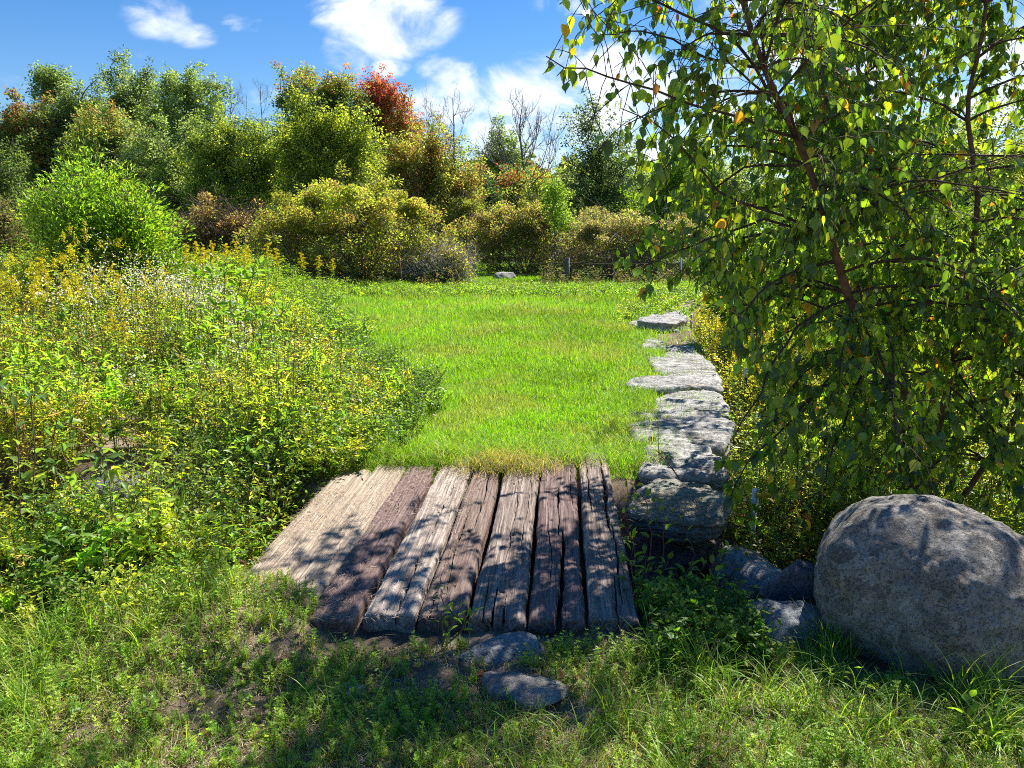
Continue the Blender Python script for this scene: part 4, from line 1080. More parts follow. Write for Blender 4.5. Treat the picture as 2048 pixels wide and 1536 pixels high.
def herbs(rng, GL, GS, x, y, H, nl, ll, lw, spread, cols, w=None, t0=.12, tpl=LEAF_S, stem=(.13, .12, .04), stem_r=.0028, up=.25, nbr=3, plant_jit=.16, jit=.2, hang=0.0, flow=None):
    """bushy leafy plants: nbr side shoots each, leaves along them"""
    n = len(x)
    if not n: return None
    z = ground_z(x, y); B = np.stack([x, y, z - .03], 1); H = np.broadcast_to(H, n)
    lean = rng.normal(0, .11, (n, 2)); T = B + np.stack([lean[:, 0] * H, lean[:, 1] * H, H], 1)
    sticks(GS, B, T, stem_r * (1 + y * .06), .0012 * (1 + y * .06), np.array(stem) * np.exp(rng.normal(0, .25, (n, 1))))
    # shoots
    m = n * nbr; pi = np.repeat(np.arange(n), nbr); t = rng.uniform(.2, .8, m); s0 = B[pi] + (T - B)[pi] * t[:, None]
    a = rng.uniform(0, 6.28, m); L = spread * H[pi] * rng.uniform(.5, 1.2, m)
    s1 = s0 + np.stack([np.cos(a) * L, np.sin(a) * L, L * rng.uniform(.4, 1.4, m)], 1)
    s1[:, 2] = np.minimum(s1[:, 2], T[pi, 2] + .05)
    sticks(GS, s0, s1, stem_r * .6 * (1 + y[pi] * .05), .001 * (1 + y[pi] * .05), np.array(stem) * 1.1)
    # leaves: half on the main stem, half on shoots
    k = n * nl; li = np.repeat(np.arange(n), nl); tt = rng.uniform(t0, 1, k) ** .8
    onmain = rng.random(k) < 1.0 / (1 + .6 * nbr)
    sh = li * nbr + rng.integers(0, nbr, k)
    Pm = B[li] + (T - B)[li] * tt[:, None]; u = rng.uniform(.15, 1, k); Ps = s0[sh] + (s1 - s0)[sh] * u[:, None]
    P = np.where(onmain[:, None], Pm, Ps)
    a = rng.uniform(0, 6.28, k); e = rng.normal(up, .45, k) - hang
    D = np.stack([np.cos(a) * np.cos(e), np.sin(a) * np.cos(e), np.sin(e)], 1)
    Nn = unit(np.cross(np.cross(D, Z3), D) + rng.normal(0, .35, (k, 3)))
    l = ll * rng.uniform(.5, 1.25, k) * (1.15 - .45 * np.where(onmain, tt, .5))
    c = pal(rng, n, cols, w, plant_jit)[li] * np.exp(rng.normal(0, jit, (k, 1)))
    leaves(GL, tpl, P, D, Nn, l, l * lw, c, curl=rng.uniform(0, .35, k))
    return T


def goldheads(rng, G, T, size, nb=60, cols=((.66, .58, .02), (.60, .50, .02), (.56, .54, .04))):
    n = len(T); k = n * nb; i = np.repeat(np.arange(n), nb)
    u = rng.random(k); a = rng.integers(0, 7, k) * .9 + rng.normal(0, .12, k) + i
    r = size * (.15 + .55 * u) * rng.random(k); P = T[i] + np.stack([np.cos(a) * r, np.sin(a) * r, -u * size * 1.25 + r * .35 + size * .25], 1)
    l = rng.uniform(.012, .024, k) * (1 + T[i, 1] * .018)
    leaves(G, LEAF_S, P, rdir(rng, k, .4), rdir(rng, k, .6), l, l * .8, pal(rng, k, cols, None, .15))


def whiteheads(rng, G, T, size, nb=30):
    n = len(T); k = n * nb; i = np.repeat(np.arange(n), nb)
    P = T[i] + rng.normal(0, 1, (k, 3)) * np.array([size, size, size * .75]) * .5 + np.array([0, 0, -.2 * size])
    l = rng.uniform(.010, .019, k) * (1 + T[i, 1] * .02)
    leaves(G, QUAD, P, rdir(rng, k), rdir(rng, k, 1.1), l, l, pal(rng, k, [(.72, .72, .64), (.66, .64, .56), (.78, .76, .70)], None, .1))


def scat(rng, n, y0, y1, xa, xb, pw=1.0):
    y = y0 + (y1 - y0) * rng.random(n) ** pw; x = xa(y) + (xb(y) - xa(y)) * rng.random(n)
    return x, y


fl = lambda y: -(.70 * y + .9)
fr = lambda y: .70 * y + .9
YGH = [(.42, .44, .05), (.32, .38, .045), (.50, .46, .07), (.20, .28, .035), (.52, .44, .08)]
GRH = [(.15, .27, .035), (.20, .34, .04), (.11, .20, .03), (.28, .36, .05)]
DGH = [(.09, .18, .03), (.13, .25, .035), (.07, .14, .025), (.18, .28, .04)]


def stuff(nm, label, GL, GS, GF=None, matl=None):
    o = GL.build(nm, matl or M_LEAF); tag(o, label, kind='stuff')
    if GS is not None and GS.n:
        GS.build('stems', M_STEM, o)
    if GF is not None and GF.n: GF.build('flowers', M_FLOWER, o)
    return o


rng = np.random.default_rng(77)
hole = lambda x, y: np.exp(-((x + 2.85) / .75) ** 2 - ((y - 5.05) / .55) ** 2)       # shaded gap in the weeds

# near weeds left of the bridge
GL, GS = Geo(), Geo()
def patchy(x, y, seed, s=.9, lo=.45, k=1.5): return (rng.random(len(x)) < lo + k * vn(x, y, s, seed)) & (vn(x, y, 2.3, 99) > -.62)
def left_near(n, cols, Hlo, Hhi, y0, y1, patch=0, emerg=0.0, **k):
    x, y = scat(rng, n, y0, y1, fl, lambda y: np.minimum(lawn_l(y) - .2, -1.50 + 0 * y), .9)
    ok = (y > 3.18 + .10 * np.sin(x * 3) + .25 * sstep(x, -2.2, -1.5)) & (hole(x, y) < rng.uniform(.10, .45, n)); x, y = x[ok], y[ok]
    if patch: ok = patchy(x, y, patch, 1.3); x, y = x[ok], y[ok]
    edge = np.minimum(lawn_l(y) - x, 10); nr = sstep(y, 3.1, 3.7)
    lowf = .55 + .45 * np.maximum(sstep(y, 4.4, 5.6), sstep(x, -2.0, -1.6)) + .35 * sstep(-x, 2.6, 3.4) * (y < 5)
    H = rng.uniform(Hlo, Hhi, len(x)) * (.45 + .55 * sstep(edge, 0, .9)) * (.5 + .5 * nr) * (1 + .35 * vn(x, y, 1.9, 33)) * lowf - .45 * ground_z(x, y).clip(-.8, 0) * (x > -2.1)
    H = H * np.where(rng.random(len(x)) < emerg, 1.6, 1)
    herbs(rng, GL, GS, x, y, H, cols=cols, **k)
left_near(1300, YGH[:4], .38, .66, 3.1, 6.8, patch=61, emerg=.05, nl=60, ll=.038, lw=.5, spread=.42, nbr=4, plant_jit=.25)
left_near(700, GRH, .40, .70, 3.1, 6.8, patch=62, emerg=.08, nl=44, ll=.068, lw=.40, spread=.32, tpl=LEAF_M)
left_near(520, DGH, .25, .5, 3.1, 6.8, patch=63, nl=50, ll=.050, lw=.62, spread=.45)
left_near(260, [(.50, .42, .10), (.52, .38, .14), (.40, .24, .09)], .45, .8, 3.2, 6.8, patch=64, nl=40, ll=.035, lw=.3, spread=.22, stem=(.34, .24, .12), emerg=.2)
left_near(160, [(.30, .44, .05), (.42, .50, .06)], .5, .85, 3.2, 6.8, patch=65, nl=22, ll=.12, lw=.17, spread=.2, up=.6, tpl=LEAF_M)
n = 520; y = rng.uniform(3.5, 5.9, n); x = np.minimum(-1.52 + (y - 3) * .063, lawn_l(y) - .12) - .95 * rng.random(n)
herbs(rng, GL, GS, x, y, .30 * rng.uniform(.7, 1.3, n) - .95 * ground_z(x, y).clip(-.85, 0) * sstep(-1.3 - x, .1, .5), nl=60, ll=.045, lw=.5, spread=.38, cols=YGH[:2] + GRH + DGH[:2], nbr=5)
n = 160; y = rng.uniform(5.05, 6.0, n); x = lawn_l(y) - .06 - .5 * rng.random(n)
herbs(rng, GL, GS, x, y, rng.uniform(.12, .3, n) - .8 * ground_z(x, y).clip(-.85, 0), nl=50, ll=.045, lw=.5, spread=.5, cols=YGH[:2] + GRH, nbr=5)
stuff('weed_thicket', 'yellow-green small-leaved weeds crowding the bank left of the ties', GL, GS)

# middle weeds
GL, GS, GF = Geo(), Geo(), Geo()
def left_mid(n, cols, Hlo, Hhi, y0, y1, flower=None, ramp=1.6, xr=None, patch=0, emerg=0.0, ps=.8, **k):
    x, y = scat(rng, n, y0, y1, fl, lambda y: lawn_l(y) - .05, .8)
    if xr: ok = (x > xr[0] * y) & (x < xr[1] * y); x, y = x[ok], y[ok]
    if patch: ok = patchy(x, y, patch, ps); x, y = x[ok], y[ok]
    edge = lawn_l(y) - x
    H = rng.uniform(Hlo, Hhi, len(x)) * (.20 + .80 * sstep(edge, -.1, ramp)) * (1 + .34 * vn(x, y, .9, 34) + .16 * vn(x, y, 3.2, 36))
    H = H * np.where(rng.random(len(x)) < emerg, 1.35, 1)
    T = herbs(rng, GL, GS, x, y, H, cols=cols, **k)
    if flower is not None and T is not None: flower(T[edge > 1.0])
left_mid(2300, YGH, .50, .82, 6.3, 10.5, patch=61, nl=50, ll=.046, lw=.42, spread=.35, nbr=4, plant_jit=.25)
left_mid(1500, GRH, .5, .88, 6.3, 10.5, patch=62, emerg=.06, nl=46, ll=.065, lw=.36, spread=.28)
left_mid(700, DGH, .35, .7, 6.3, 10.5, patch=63, nl=46, ll=.055, lw=.6, spread=.4)
left_mid(420, [(.50, .42, .10), (.52, .38, .14), (.44, .28, .10)], .6, 1.0, 6.3, 10.5, patch=64, nl=36, ll=.04, lw=.3, spread=.2, stem=(.36, .26, .13), emerg=.2)
left_mid(330, GRH, .65, 1.05, 6.6, 10.5, patch=66, nl=36, ll=.05, lw=.3, spread=.25, xr=(-.7, -.28), flower=lambda T: whiteheads(rng, GF, T[::2], .13, 18))
left_mid(420, [(.24, .40, .05), (.30, .42, .05), (.18, .32, .04)], .6, 1.05, 6.4, 10.5, patch=70, emerg=.1, nl=34, ll=.12, lw=.30, spread=.2, up=.45, tpl=LEAF_M)
left_mid(300, GRH, .5, .9, 6.4, 9, patch=71, nl=40, ll=.09, lw=.5, spread=.3, tpl=LEAF_M)
left_mid(700, YGH[:3], .15, .3, 5.6, 10, ramp=.1, xr=(-.30, 0), nl=50, ll=.04, lw=.55, spread=.6)
stuff('meadow_weeds', 'tangled yellow-green meadow plants with white asters left of the lawn', GL, GS, GF)

GL, GS, GF = Geo(), Geo(), Geo()
left_mid(3000, GRH + YGH[:3], .80, 1.18, 10, 16, patch=67, ps=.6, emerg=.05, nl=40, ll=.075, lw=.28, spread=.26, plant_jit=.25)
left_mid(560, GRH + YGH[:2], .95, 1.26, 9.6, 15, patch=66, ps=.6, xr=(-.70, -.38), nl=26, ll=.06, lw=.3, spread=.28, flower=lambda T: whiteheads(rng, GF, T, .22, 30))
left_mid(1100, GRH + YGH[:2], 1.0, 1.32, 10, 15.5, patch=68, ps=.9, xr=(-.70, -.36), nl=26, ll=.07, lw=.25, spread=.2, flower=lambda T: goldheads(rng, GF, T, .13, 60))
left_mid(900, GRH, 1.1, 1.5, 12, 20, patch=69, xr=(-.45, -.20), ramp=2.2, nl=50, ll=.09, lw=.22, spread=.10, up=.75, plant_jit=.2, flower=lambda T: goldheads(rng, GF, T[::4], .11, 50))
left_mid(1300, GRH, .9, 1.35, 13, 24, nl=40, ll=.09, lw=.28, spread=.22)
stuff('wildflower_meadow', 'bank of goldenrod and white asters along the back of the meadow', GL, GS, GF)

# low dark ground cover between the weeds and the lawn
GL, GS = Geo(), Geo()
def edge_cover(n, y0, y1, a, b, cols, H, **k):
    y = y0 + (y1 - y0) * rng.random(n) ** .8; x = lawn_l(y) + rng.uniform(a, b, n)
    x = x + .25 * vn(y, y * 0, 1.1, 41)
    herbs(rng, GL, GS, x, y, H * rng.uniform(.6, 1.3, n), cols=cols, **k)
edge_cover(1500, 5.5, 13, -1.5, .22, DGH + GRH[:2], .22, nl=40, ll=.04, lw=.6, spread=.8, nbr=4)
edge_cover(900, 11, 24, -1.6, .5, GRH, .38, nl=40, ll=.07, lw=.4, spread=.6, nbr=4)
y = rng.uniform(20.5, 24.3, 900); x = -5.6 + rng.random(900) * 12
herbs(rng, GL, GS, x, y, rng.uniform(.12, .30, 900), nl=40, ll=.08, lw=.4, spread=.8, cols=GRH, nbr=4)
stuff('ground_cover', 'low dark green creeping plants fringing the lawn', GL, GS)

# right of the stone wall
GL, GS, GF = Geo(), Geo(), Geo()
def right(n, cols, Hlo, Hhi, y0, y1, off=.1, wid=None, flower=None, **k):
    x, y = scat(rng, n, y0, y1, lambda y: wall_r(y) + off, (lambda y: wall_r(y) + wid) if wid else fr, .85)
    ok = (x - 1.66) ** 2 + (y - 2.98) ** 2 > .75 ** 2; x, y = x[ok], y[ok]
    H = rng.uniform(Hlo, Hhi, len(x)) * (.75 + .25 * sstep(x - wall_r(y), 0, .8)) * (1 + .15 * vn(x, y, 1.2, 35))
    T = herbs(rng, GL, GS, x, y, H, cols=cols, **k)
    if flower is not None: flower(T)
right(1500, YGH[:4] + GRH, .62, .95, 4.1, 9, nl=48, ll=.05, lw=.42, spread=.35, nbr=4)
right(500, DGH, .4, .8, 3.9, 7, nl=46, ll=.055, lw=.5, spread=.4, nbr=4)
right(1900, YGH + GRH, .8, 1.15, 8, 18, nl=44, ll=.065, lw=.35, spread=.3)
right(300, YGH, .85, 1.2, 7, 18, off=.15, wid=1.5, nl=30, ll=.05, lw=.3, spread=.3, flower=lambda T: goldheads(rng, GF, T, .20, 80))
right(260, GRH, .9, 1.25, 12, 20, off=.5, wid=2.6, nl=30, ll=.05, lw=.3, spread=.3, flower=lambda T: whiteheads(rng, GF, T, .22, 45))
right(140, [(.30, .12, .05), (.22, .13, .07), (.33, .20, .06)], .35, .6, 4.0, 5.6, nl=36, ll=.05, lw=.5, spread=.4)
right(900, GRH, .2, .5, 14, 24.5, off=-1.5, wid=4, nl=40, ll=.07, lw=.4, spread=.5)
stuff('wall_side_weeds', 'mixed weeds with goldenrod on the low ground right of the stone wall', GL, GS, GF)

# far plants behind the fence so that the thickets have no bare feet
GL, GS = Geo(), Geo()
n = 5200; x = rng.uniform(-26, 24, n); y = rng.uniform(23.5, 34, n)
lo, hi = at(935, 560, 24)[0] / 24, at(1085, 560, 24)[0] / 24
ok = ~((x / y > lo) & (x / y < hi)) ; x, y = x[ok], y[ok]
herbs(rng, GL, GS, x, y, rng.uniform(.3, .75, len(x)), nl=26, ll=.11, lw=.35, spread=.5, cols=[(.10, .13, .03), (.13, .12, .05), (.07, .11, .03), (.16, .11, .06)], nbr=3)
stuff('undergrowth', 'brownish undergrowth at the foot of the thickets behind the fence', GL, GS, matl=M_FAR)

# ------------------------------------------------------------------ grass
LG = [(.15, .32, .014), (.20, .40, .018), (.12, .25, .014), (.29, .46, .03), (.19, .34, .02)]
G = Geo(); n = 330000
y = 5.1 * (25.5 / 5.1) ** rng.random(n); xl, xr_ = lawn_l(y) - .25, wall_l(y) + .25
x = xl + (xr_ - xl) * rng.random(n)
dens = .80 + .3 * vn(x, y, 2.2, 51); ok = rng.random(n) < dens; x, y = x[ok], y[ok]
P = np.stack([x, y, ground_z(x, y)], 1); sc = (y / 6) ** .75
L = rng.uniform(.035, .085, len(x)) * sc * (1 + .35 * vn(x, y, 1.6, 52)) * (1 + .8 * (1 - sstep(x - xl[ok], .0, .5)) + .5 * sstep(y, 21, 23))
c = pal(rng, len(x), LG, None, .2) * (1 + .25 * vn(x, y, .8, 53))[:, None]; dl = np.clip(vn(x, y, 1.9, 54) - .05, 0, .7)[:, None]; c = c * (1 - dl) + pal(rng, len(x), [(.30, .36, .08), (.36, .36, .13), (.20, .27, .05)], None, .2) * dl
st = rng.random(len(x)) < .07; c[st] = pal(rng, st.sum(), [(.42, .42, .22), (.34, .34, .14)])
blades(G, rng, P, L, .0042 * sc, rng.uniform(.3, 1.5, len(x)), c, seg=2)
tag(G.build('lawn_grass', M_GRASS), 'bright green mown grass of the lawn', kind='stuff')

# grass on the far side beyond the fence
G = Geo(); n = 70000; y = 24 * (46 / 24) ** rng.random(n); x = rng.uniform(-.09, .075, n) * y * 1.3
P = np.stack([x, y, ground_z(x, y)], 1)
blades(G, rng, P, rng.uniform(.08, .22, n), .02, rng.uniform(.3, 1.3, n), pal(rng, n, LG, None, .15), seg=2)
tag(G.build('far_grass', M_GRASS), 'sunlit grass strip beyond the wire fence', kind='stuff')

# long fine grass over the far ends of the ties
G = Geo(); n = 9000
y = 5.28 + np.abs(rng.normal(0, .32, n)); x = rng.uniform(-1.25, 1.1, n) ; x += .04 * np.sin(x * 20)
ok = rng.random(n) < .55 + .45 * vn(x, y, 5, 61); x, y = x[ok], y[ok]; n = len(x)
P = np.stack([x, y, ground_z(x, y) + .0], 1)
blades(G, rng, P, rng.uniform(.12, .32, n), .0035, rng.uniform(.8, 2.0, n), pal(rng, n, LG + [(.35, .33, .13), (.28, .30, .09)], None, .18), seg=4, az=rng.normal(-1.4, 1.3, n))
n = 1500; x = rng.normal(-.04, .17, n); y = 5.27 + .12 * rng.normal(0, 1, n) ; P = np.stack([x, y, np.full(n, .01)], 1)
blades(G, rng, P, rng.uniform(.10, .22, n), .0035, rng.uniform(.8, 2.0, n), pal(rng, n, [(.40, .32, .17), (.30, .26, .11), (.2, .26, .05)], None, .18), seg=4, az=rng.uniform(-2.6, -.5, n))
n = 2500; y = rng.uniform(5.2, 12, n); x = wall_l(y) + rng.normal(-.05, .16, n); P = np.stack([x, y, ground_z(x, y)], 1)
blades(G, rng, P, rng.uniform(.12, .26, n), .0042, rng.uniform(.7, 1.9, n), pal(rng, n, LG + [(.30, .33, .09)], None, .18), seg=4)
n = 5200; y = 5.5 * (17 / 5.5) ** rng.random(n); x = wall_l(y) + (wall_r(y) - wall_l(y)) * rng.random(n) ** 1.6; P = np.stack([x, y, ground_z(x, y)], 1)
blades(G, rng, P, rng.uniform(.05, .13, n) * (y / 6) ** .6, .0042 * (y / 6) ** .7, rng.uniform(.5, 1.6, n), pal(rng, n, LG + [(.30, .33, .09)], None, .18), seg=3)
tag(G.build('long_grass', M_GRASS), 'long fine grass flopping over the far ends of the ties and the wall', kind='stuff')

# ------------------------------------------------------------------ the verge in front
bare = [(860, 1365, .20), (560, 1330, .11), (420, 1430, .20), (1000, 1380, .13), (150, 1480, .12), (1500, 1445, .12), (1130, 1440, .08)]
bw = [(gr(a, b, -.1), r) for a, b, r in bare]


def bareness(x, y):
    o = np.zeros(len(x))
    for p, r in bw: o = np.maximum(o, np.exp(-(((x - p[0]) / (r * 1.25)) ** 2 + ((y - p[1]) / (r * .8)) ** 2)))
    return o


def solid_clear(x, y):
    ok = ~((y > np.where(x < -.86, 3.24 + (-x - .9).clip(0, .5) * 1.25, 2.93)) & (y < 5.4) & (x > -1.36 + (y - 3) * .063) & (x < .56 + (y - 3) * .063))
    ok &= ((x - 1.24) / .24) ** 2 + ((y - 3.12) / .26) ** 2 > 1
    ok &= ((x + .045) / .16) ** 2 + ((y - 2.86) / .12) ** 2 > .8
    ok &= ((x - .045) / .14) ** 2 + ((y - 2.60) / .11) ** 2 > .8
    return ok & (((x - 1.66) / .42) ** 2 + ((y - 2.98) / .42) ** 2 > 1)


def verge(n, y0=1.75, y1=3.35, thr=.5, x0=None, x1=None, sd=71, amp=.42):
    n = int(n * 1.35); y1 = max(y1, 3.6)
    y = y0 + (y1 - y0) * rng.random(n) ** 1.15; x = rng.uniform(-1, 1, n) * (.70 * y + .95)
    if x0 is not None: ok = (x > x0) & (x < x1); x, y = x[ok], y[ok]
    ok = (rng.random(len(x)) < thr + amp * vn(x, y, 3.2, sd)) & (rng.random(len(x)) > bareness(x, y) * .93) & solid_clear(x, y)
    return x[ok], y[ok]


GV, GVS = Geo(), Geo()
# whorled bedstraw-like sprigs
x, y = verge(11500, thr=.48, y1=3.5); n = len(x); z = ground_z(x, y)
H = rng.uniform(.02, .075, n) * (1 + .4 * vn(x, y, 2, 75)); B = np.stack([x, y, z], 1); T = B + np.stack([rng.normal(0, .25, n) * H, rng.normal(0, .25, n) * H, H], 1)
sticks(GVS, B, T, .0011, .0007, (.16, .22, .05)); nw, nlw = 5, 5
i = np.repeat(np.arange(n), nw * nlw); u = (np.tile(np.repeat(np.arange(nw), nlw), n) + .6) / nw
a = np.tile(np.arange(nlw), n * nw) * 2 * np.pi / nlw + i * 1.7 + u * 9
P = B[i] + (T - B)[i] * u[:, None]; e = rng.uniform(.1, .7, len(i))
D = np.stack([np.cos(a) * np.cos(e), np.sin(a) * np.cos(e), np.sin(e)], 1)
l = rng.uniform(.009, .017, len(i)) * (1.2 - .3 * u)
leaves(GV, LEAF_S, P, D, Z3 + rng.normal(0, .3, (len(i), 3)), l, l * .5, pal(rng, n, [(.22, .36, .05), (.30, .44, .06), (.16, .28, .04), (.36, .44, .08)], None, .15)[i] * np.exp(rng.normal(0, .12, (len(i), 1))))
# small herbs
x, y = verge(1500, thr=.4, sd=72, y1=3.6); herbs(rng, GV, GVS, x, y, rng.uniform(.04, .11, len(x)), nl=16, ll=.024, lw=.55, spread=.8, cols=GRH + [(.22, .30, .04)], nbr=3, stem_r=.0012)
x, y = verge(520, y0=2.95, y1=3.6, thr=.6, x0=-3, x1=-1.25, sd=73); herbs(rng, GV, GVS, x, y, rng.uniform(.10, .25, len(x)), nl=34, ll=.032, lw=.5, spread=.5, cols=GRH + YGH[:2], nbr=4, stem_r=.0015)
# right of the bridge, on the lip of the ditch
y = rng.uniform(2.75, 3.45, 420); x = rng.uniform(.60, 1.02, 420); herbs(rng, GV, GVS, x, y, rng.uniform(.06, .20, 420), nl=26, ll=.04, lw=.5, spread=.5, cols=GRH + DGH[:2], nbr=3, stem_r=.0015)
o = GV.build('verge_herbs', M_LEAF); tag(o, 'tiny whorled herbs and clover-like leaves carpeting the near verge', kind='stuff'); GVS.build('stems', M_STEM, o)

G = Geo()
VG = [(.14, .27, .02), (.19, .34, .03), (.27, .38, .05), (.12, .22, .02), (.32, .36, .08)]
x, y = verge(85000, thr=.68, sd=74, y1=3.45); n = len(x); blades(G, rng, np.stack([x, y, ground_z(x, y)], 1), rng.uniform(.03, .10, n), .0022, rng.uniform(.4, 1.8, n), pal(rng, n, VG + [(.42, .36, .18), (.38, .30, .16)], None, .2), seg=3)
x, y = verge(2600, thr=.35, sd=76, y1=3.3); n = len(x); blades(G, rng, np.stack([x, y, ground_z(x, y)], 1), rng.uniform(.10, .24, n), .0038, rng.uniform(.6, 1.9, n), pal(rng, n, VG + [(.33, .31, .10)], None, .2), seg=5)
def tufts(px, py, zz, n, r, L, w=.005, lean=(.5, 1.7), cols=VG, k=6):
    c = gr(px, py, zz)
    for _ in range(k):
        q = c[:2] + rng.normal(0, r, 2); m = n // k; xx = q[0] + rng.normal(0, .025, m); yy = q[1] + rng.normal(0, .025, m)
        ok = solid_clear(xx, yy); xx, yy = xx[ok], yy[ok]; m = len(xx)
        blades(G, rng, np.stack([xx, yy, ground_z(xx, yy)], 1), rng.uniform(.5, 1.1, m) * L, w, rng.uniform(*lean, m), pal(rng, m, cols, None, .18), seg=6)
for a in ((80, 1340, 230, .16, .26), (250, 1300, 200, .16, .22), (30, 1480, 160, .12, .2), (420, 1260, 120, .14, .2), (1430, 1400, 220, .14, .24), (1560, 1420, 150, .12, .22), (1300, 1500, 170, .14, .26), (1720, 1440, 150, .14, .28), (1900, 1440, 220, .15, .30), (2020, 1500, 120, .1, .28),
          (1650, 1530, 130, .12, .2), (1420, 1340, 120, .1, .2), (980, 1290, 60, .1, .22), (720, 1290, 70, .16, .22), (880, 1530, 80, .1, .16), (1100, 1540, 70, .1, .2), (1540, 1330, 90, .06, .2)):
    tufts(a[0], a[1], -.1, a[2], a[3], a[4], k=7)
tag(G.build('verge_grass', M_GRASS), 'sparse green grass with longer tufts on the near verge', kind='stuff')
G = Geo()
def tuft_at(c, n, r, L, cols, w=.0045, lean=(.3, 1.2)):
    xx = c[0] + rng.normal(0, r, n); yy = c[1] + rng.normal(0, r, n)
    blades(G, rng, np.stack([xx, yy, np.full(n, c[2])], 1), rng.uniform(.5, 1.1, n) * L, w, rng.uniform(*lean, n), pal(rng, n, cols, None, .18), seg=6)
tuft_at((1.30, 2.86, -.12), 130, .045, .30, VG); tuft_at((1.24, 2.80, -.08), 90, .06, .18, VG + [(.3, .25, .14)])
tag(G.build('grass_tuft', M_GRASS), 'upright green grass tuft squeezed between the boulder and the small rocks', 'grass tuft')

# dry straw litter on the soil and on the left-hand ties
G = Geo(); ST = [(.50, .40, .27), (.40, .31, .21), (.60, .50, .35), (.28, .20, .14)]
x, y = verge(85000, thr=.8, sd=78, y1=3.3, amp=.3); extra = rng.random(len(x)); n = len(x)
P = np.stack([x, y, ground_z(x, y) + rng.uniform(.001, .014, n)], 1); a = rng.uniform(0, 6.28, n); D = np.stack([np.cos(a), np.sin(a), rng.normal(0, .13, n)], 1)
leaves(G, QUAD, P, D, Z3 + rng.normal(0, .3, (n, 3)), rng.uniform(.012, .06, n), rng.uniform(.0009, .0019, n), pal(rng, n, ST, None, .2))
x, y = verge(9000, thr=.8, sd=79, y1=3.3, amp=.3); n = len(x); a = rng.uniform(0, 6.28, n)
leaves(G, LEAF_S, np.stack([x, y, ground_z(x, y) + rng.uniform(.001, .010, n)], 1), np.stack([np.cos(a), np.sin(a), rng.normal(0, .3, n)], 1), Z3 + rng.normal(0, .6, (n, 3)), rng.uniform(.006, .020, n), .008, pal(rng, n, [(.30, .19, .11), (.20, .13, .08), (.42, .30, .18), (.12, .08, .05)], None, .2))
tag(G.build('dry_straw', M_STRAW), 'dead straw and stems littering the bare soil of the verge', kind='stuff')
G = Geo(); n = 11000; u = rng.random(n); yy = 3.02 + 2.25 * rng.random(n); xx = -1.33 + (yy - 3) * .063 + 1.0 * rng.random(n) ** 1.35
ok = rng.random(n) < .42 + .6 * vn(xx, yy, 3.4, 81) + .5 * (yy < 3.5) * (xx < -.7); ok &= (np.abs(xx - (-.662 + (yy - 3) * .063)) > .014) & (np.abs(xx - (-.42 + (yy - 3) * .063)) > .014)
xx, yy = xx[ok], yy[ok]; n = len(xx); a = rng.uniform(0, 6.28, n)
leaves(G, QUAD, np.stack([xx, yy, np.full(n, .007) + rng.uniform(0, .006, n)], 1), np.stack([np.cos(a), np.sin(a), rng.normal(0, .05, n)], 1), Z3 + rng.normal(0, .2, (n, 3)), rng.uniform(.01, .045, n), rng.uniform(.0008, .0017, n), pal(rng, n, ST, None, .2))
n = 1800; a = rng.uniform(0, 6.28, n); xx = .95 + .17 * rng.normal(0, 1, n); yy = 4.45 + .13 * rng.normal(0, 1, n)
leaves(G, QUAD, np.stack([xx, yy, .012 + rng.uniform(0, .012, n)], 1), np.stack([np.cos(a), np.sin(a), rng.normal(0, .05, n)], 1), Z3 + rng.normal(0, .2, (n, 3)), rng.uniform(.02, .06, n), .0016, pal(rng, n, ST, None, .2))
tag(G.build('mown_clippings', M_STRAW), 'dry mown clippings scattered over the left-hand ties and the mossy slab', kind='stuff')

# ------------------------------------------------------------------ single plants
def goldenrod(label, n0=1):
    r = np.random.default_rng(500 + n0); root = empty('goldenrod', (0, 0, 0)); tag(root, label, 'wildflower')
    H = 1.2; g = Geo(); p = wander(r, np.array([0, 0, -.05]), np.array([.05, .0, H]), 8, .04); tube(g, p, np.linspace(.006, .003, 8), (.16, .13, .05), 5)
    g.build('stem', M_STEM, root); g = Geo(); k = 70; t = np.linspace(.15, .88, k); a = np.arange(k) * 2.4; P = np.array([np.interp(t, np.linspace(0, 1, 8), p[:, j]) for j in range(3)]).T
    e = r.uniform(.1, .6, k); D = np.stack([np.cos(a) * np.cos(e), np.sin(a) * np.cos(e), np.sin(e)], 1); l = .11 * (1.15 - .6 * t)
    leaves(g, LEAF_M, P, D, Z3 + r.normal(0, .2, (k, 3)), l, l * .17, pal(r, k, [(.13, .22, .03), (.17, .25, .04)]), curl=r.uniform(.1, .4, k)); g.build('leaves', M_LEAF, root)
    g = Geo(); gs = []
    for b in range(13):
        a = b * 2.4; u = b / 13; L = .13 * (1.1 - .85 * u) * r.uniform(.6, 1.2); base = np.array([.05, 0, H - .30 + .30 * u]); s = np.linspace(0, 1, 26)
        q = base + np.stack([np.cos(a) * L * s, np.sin(a) * L * s, L * (.75 * s - .65 * s ** 2)], 1); q = np.repeat(q, 3, 0) + r.normal(0, .007, (78, 3)); gs.append(q)
    q = np.concatenate(gs); k = len(q); leaves(g, LEAF_S, q, rdir(r, k, .5), rdir(r, k, .5), .012, .009, pal(r, k, [(.68, .58, .02), (.62, .50, .015), (.72, .64, .04)], None, .12)); g.build('flower_plume', M_FLOWER, root)
    return root


def tree_copy(root, loc, rz, s, label, group):
    r = root.copy(); COL.objects.link(r); r.location = loc; r.rotation_euler = (0, 0, rz); r.scale = (s, s, s); r['label'] = label; r['group'] = group
    for ch in list(root.children):
        c = ch.copy(); COL.objects.link(c); c.parent = r
    return r


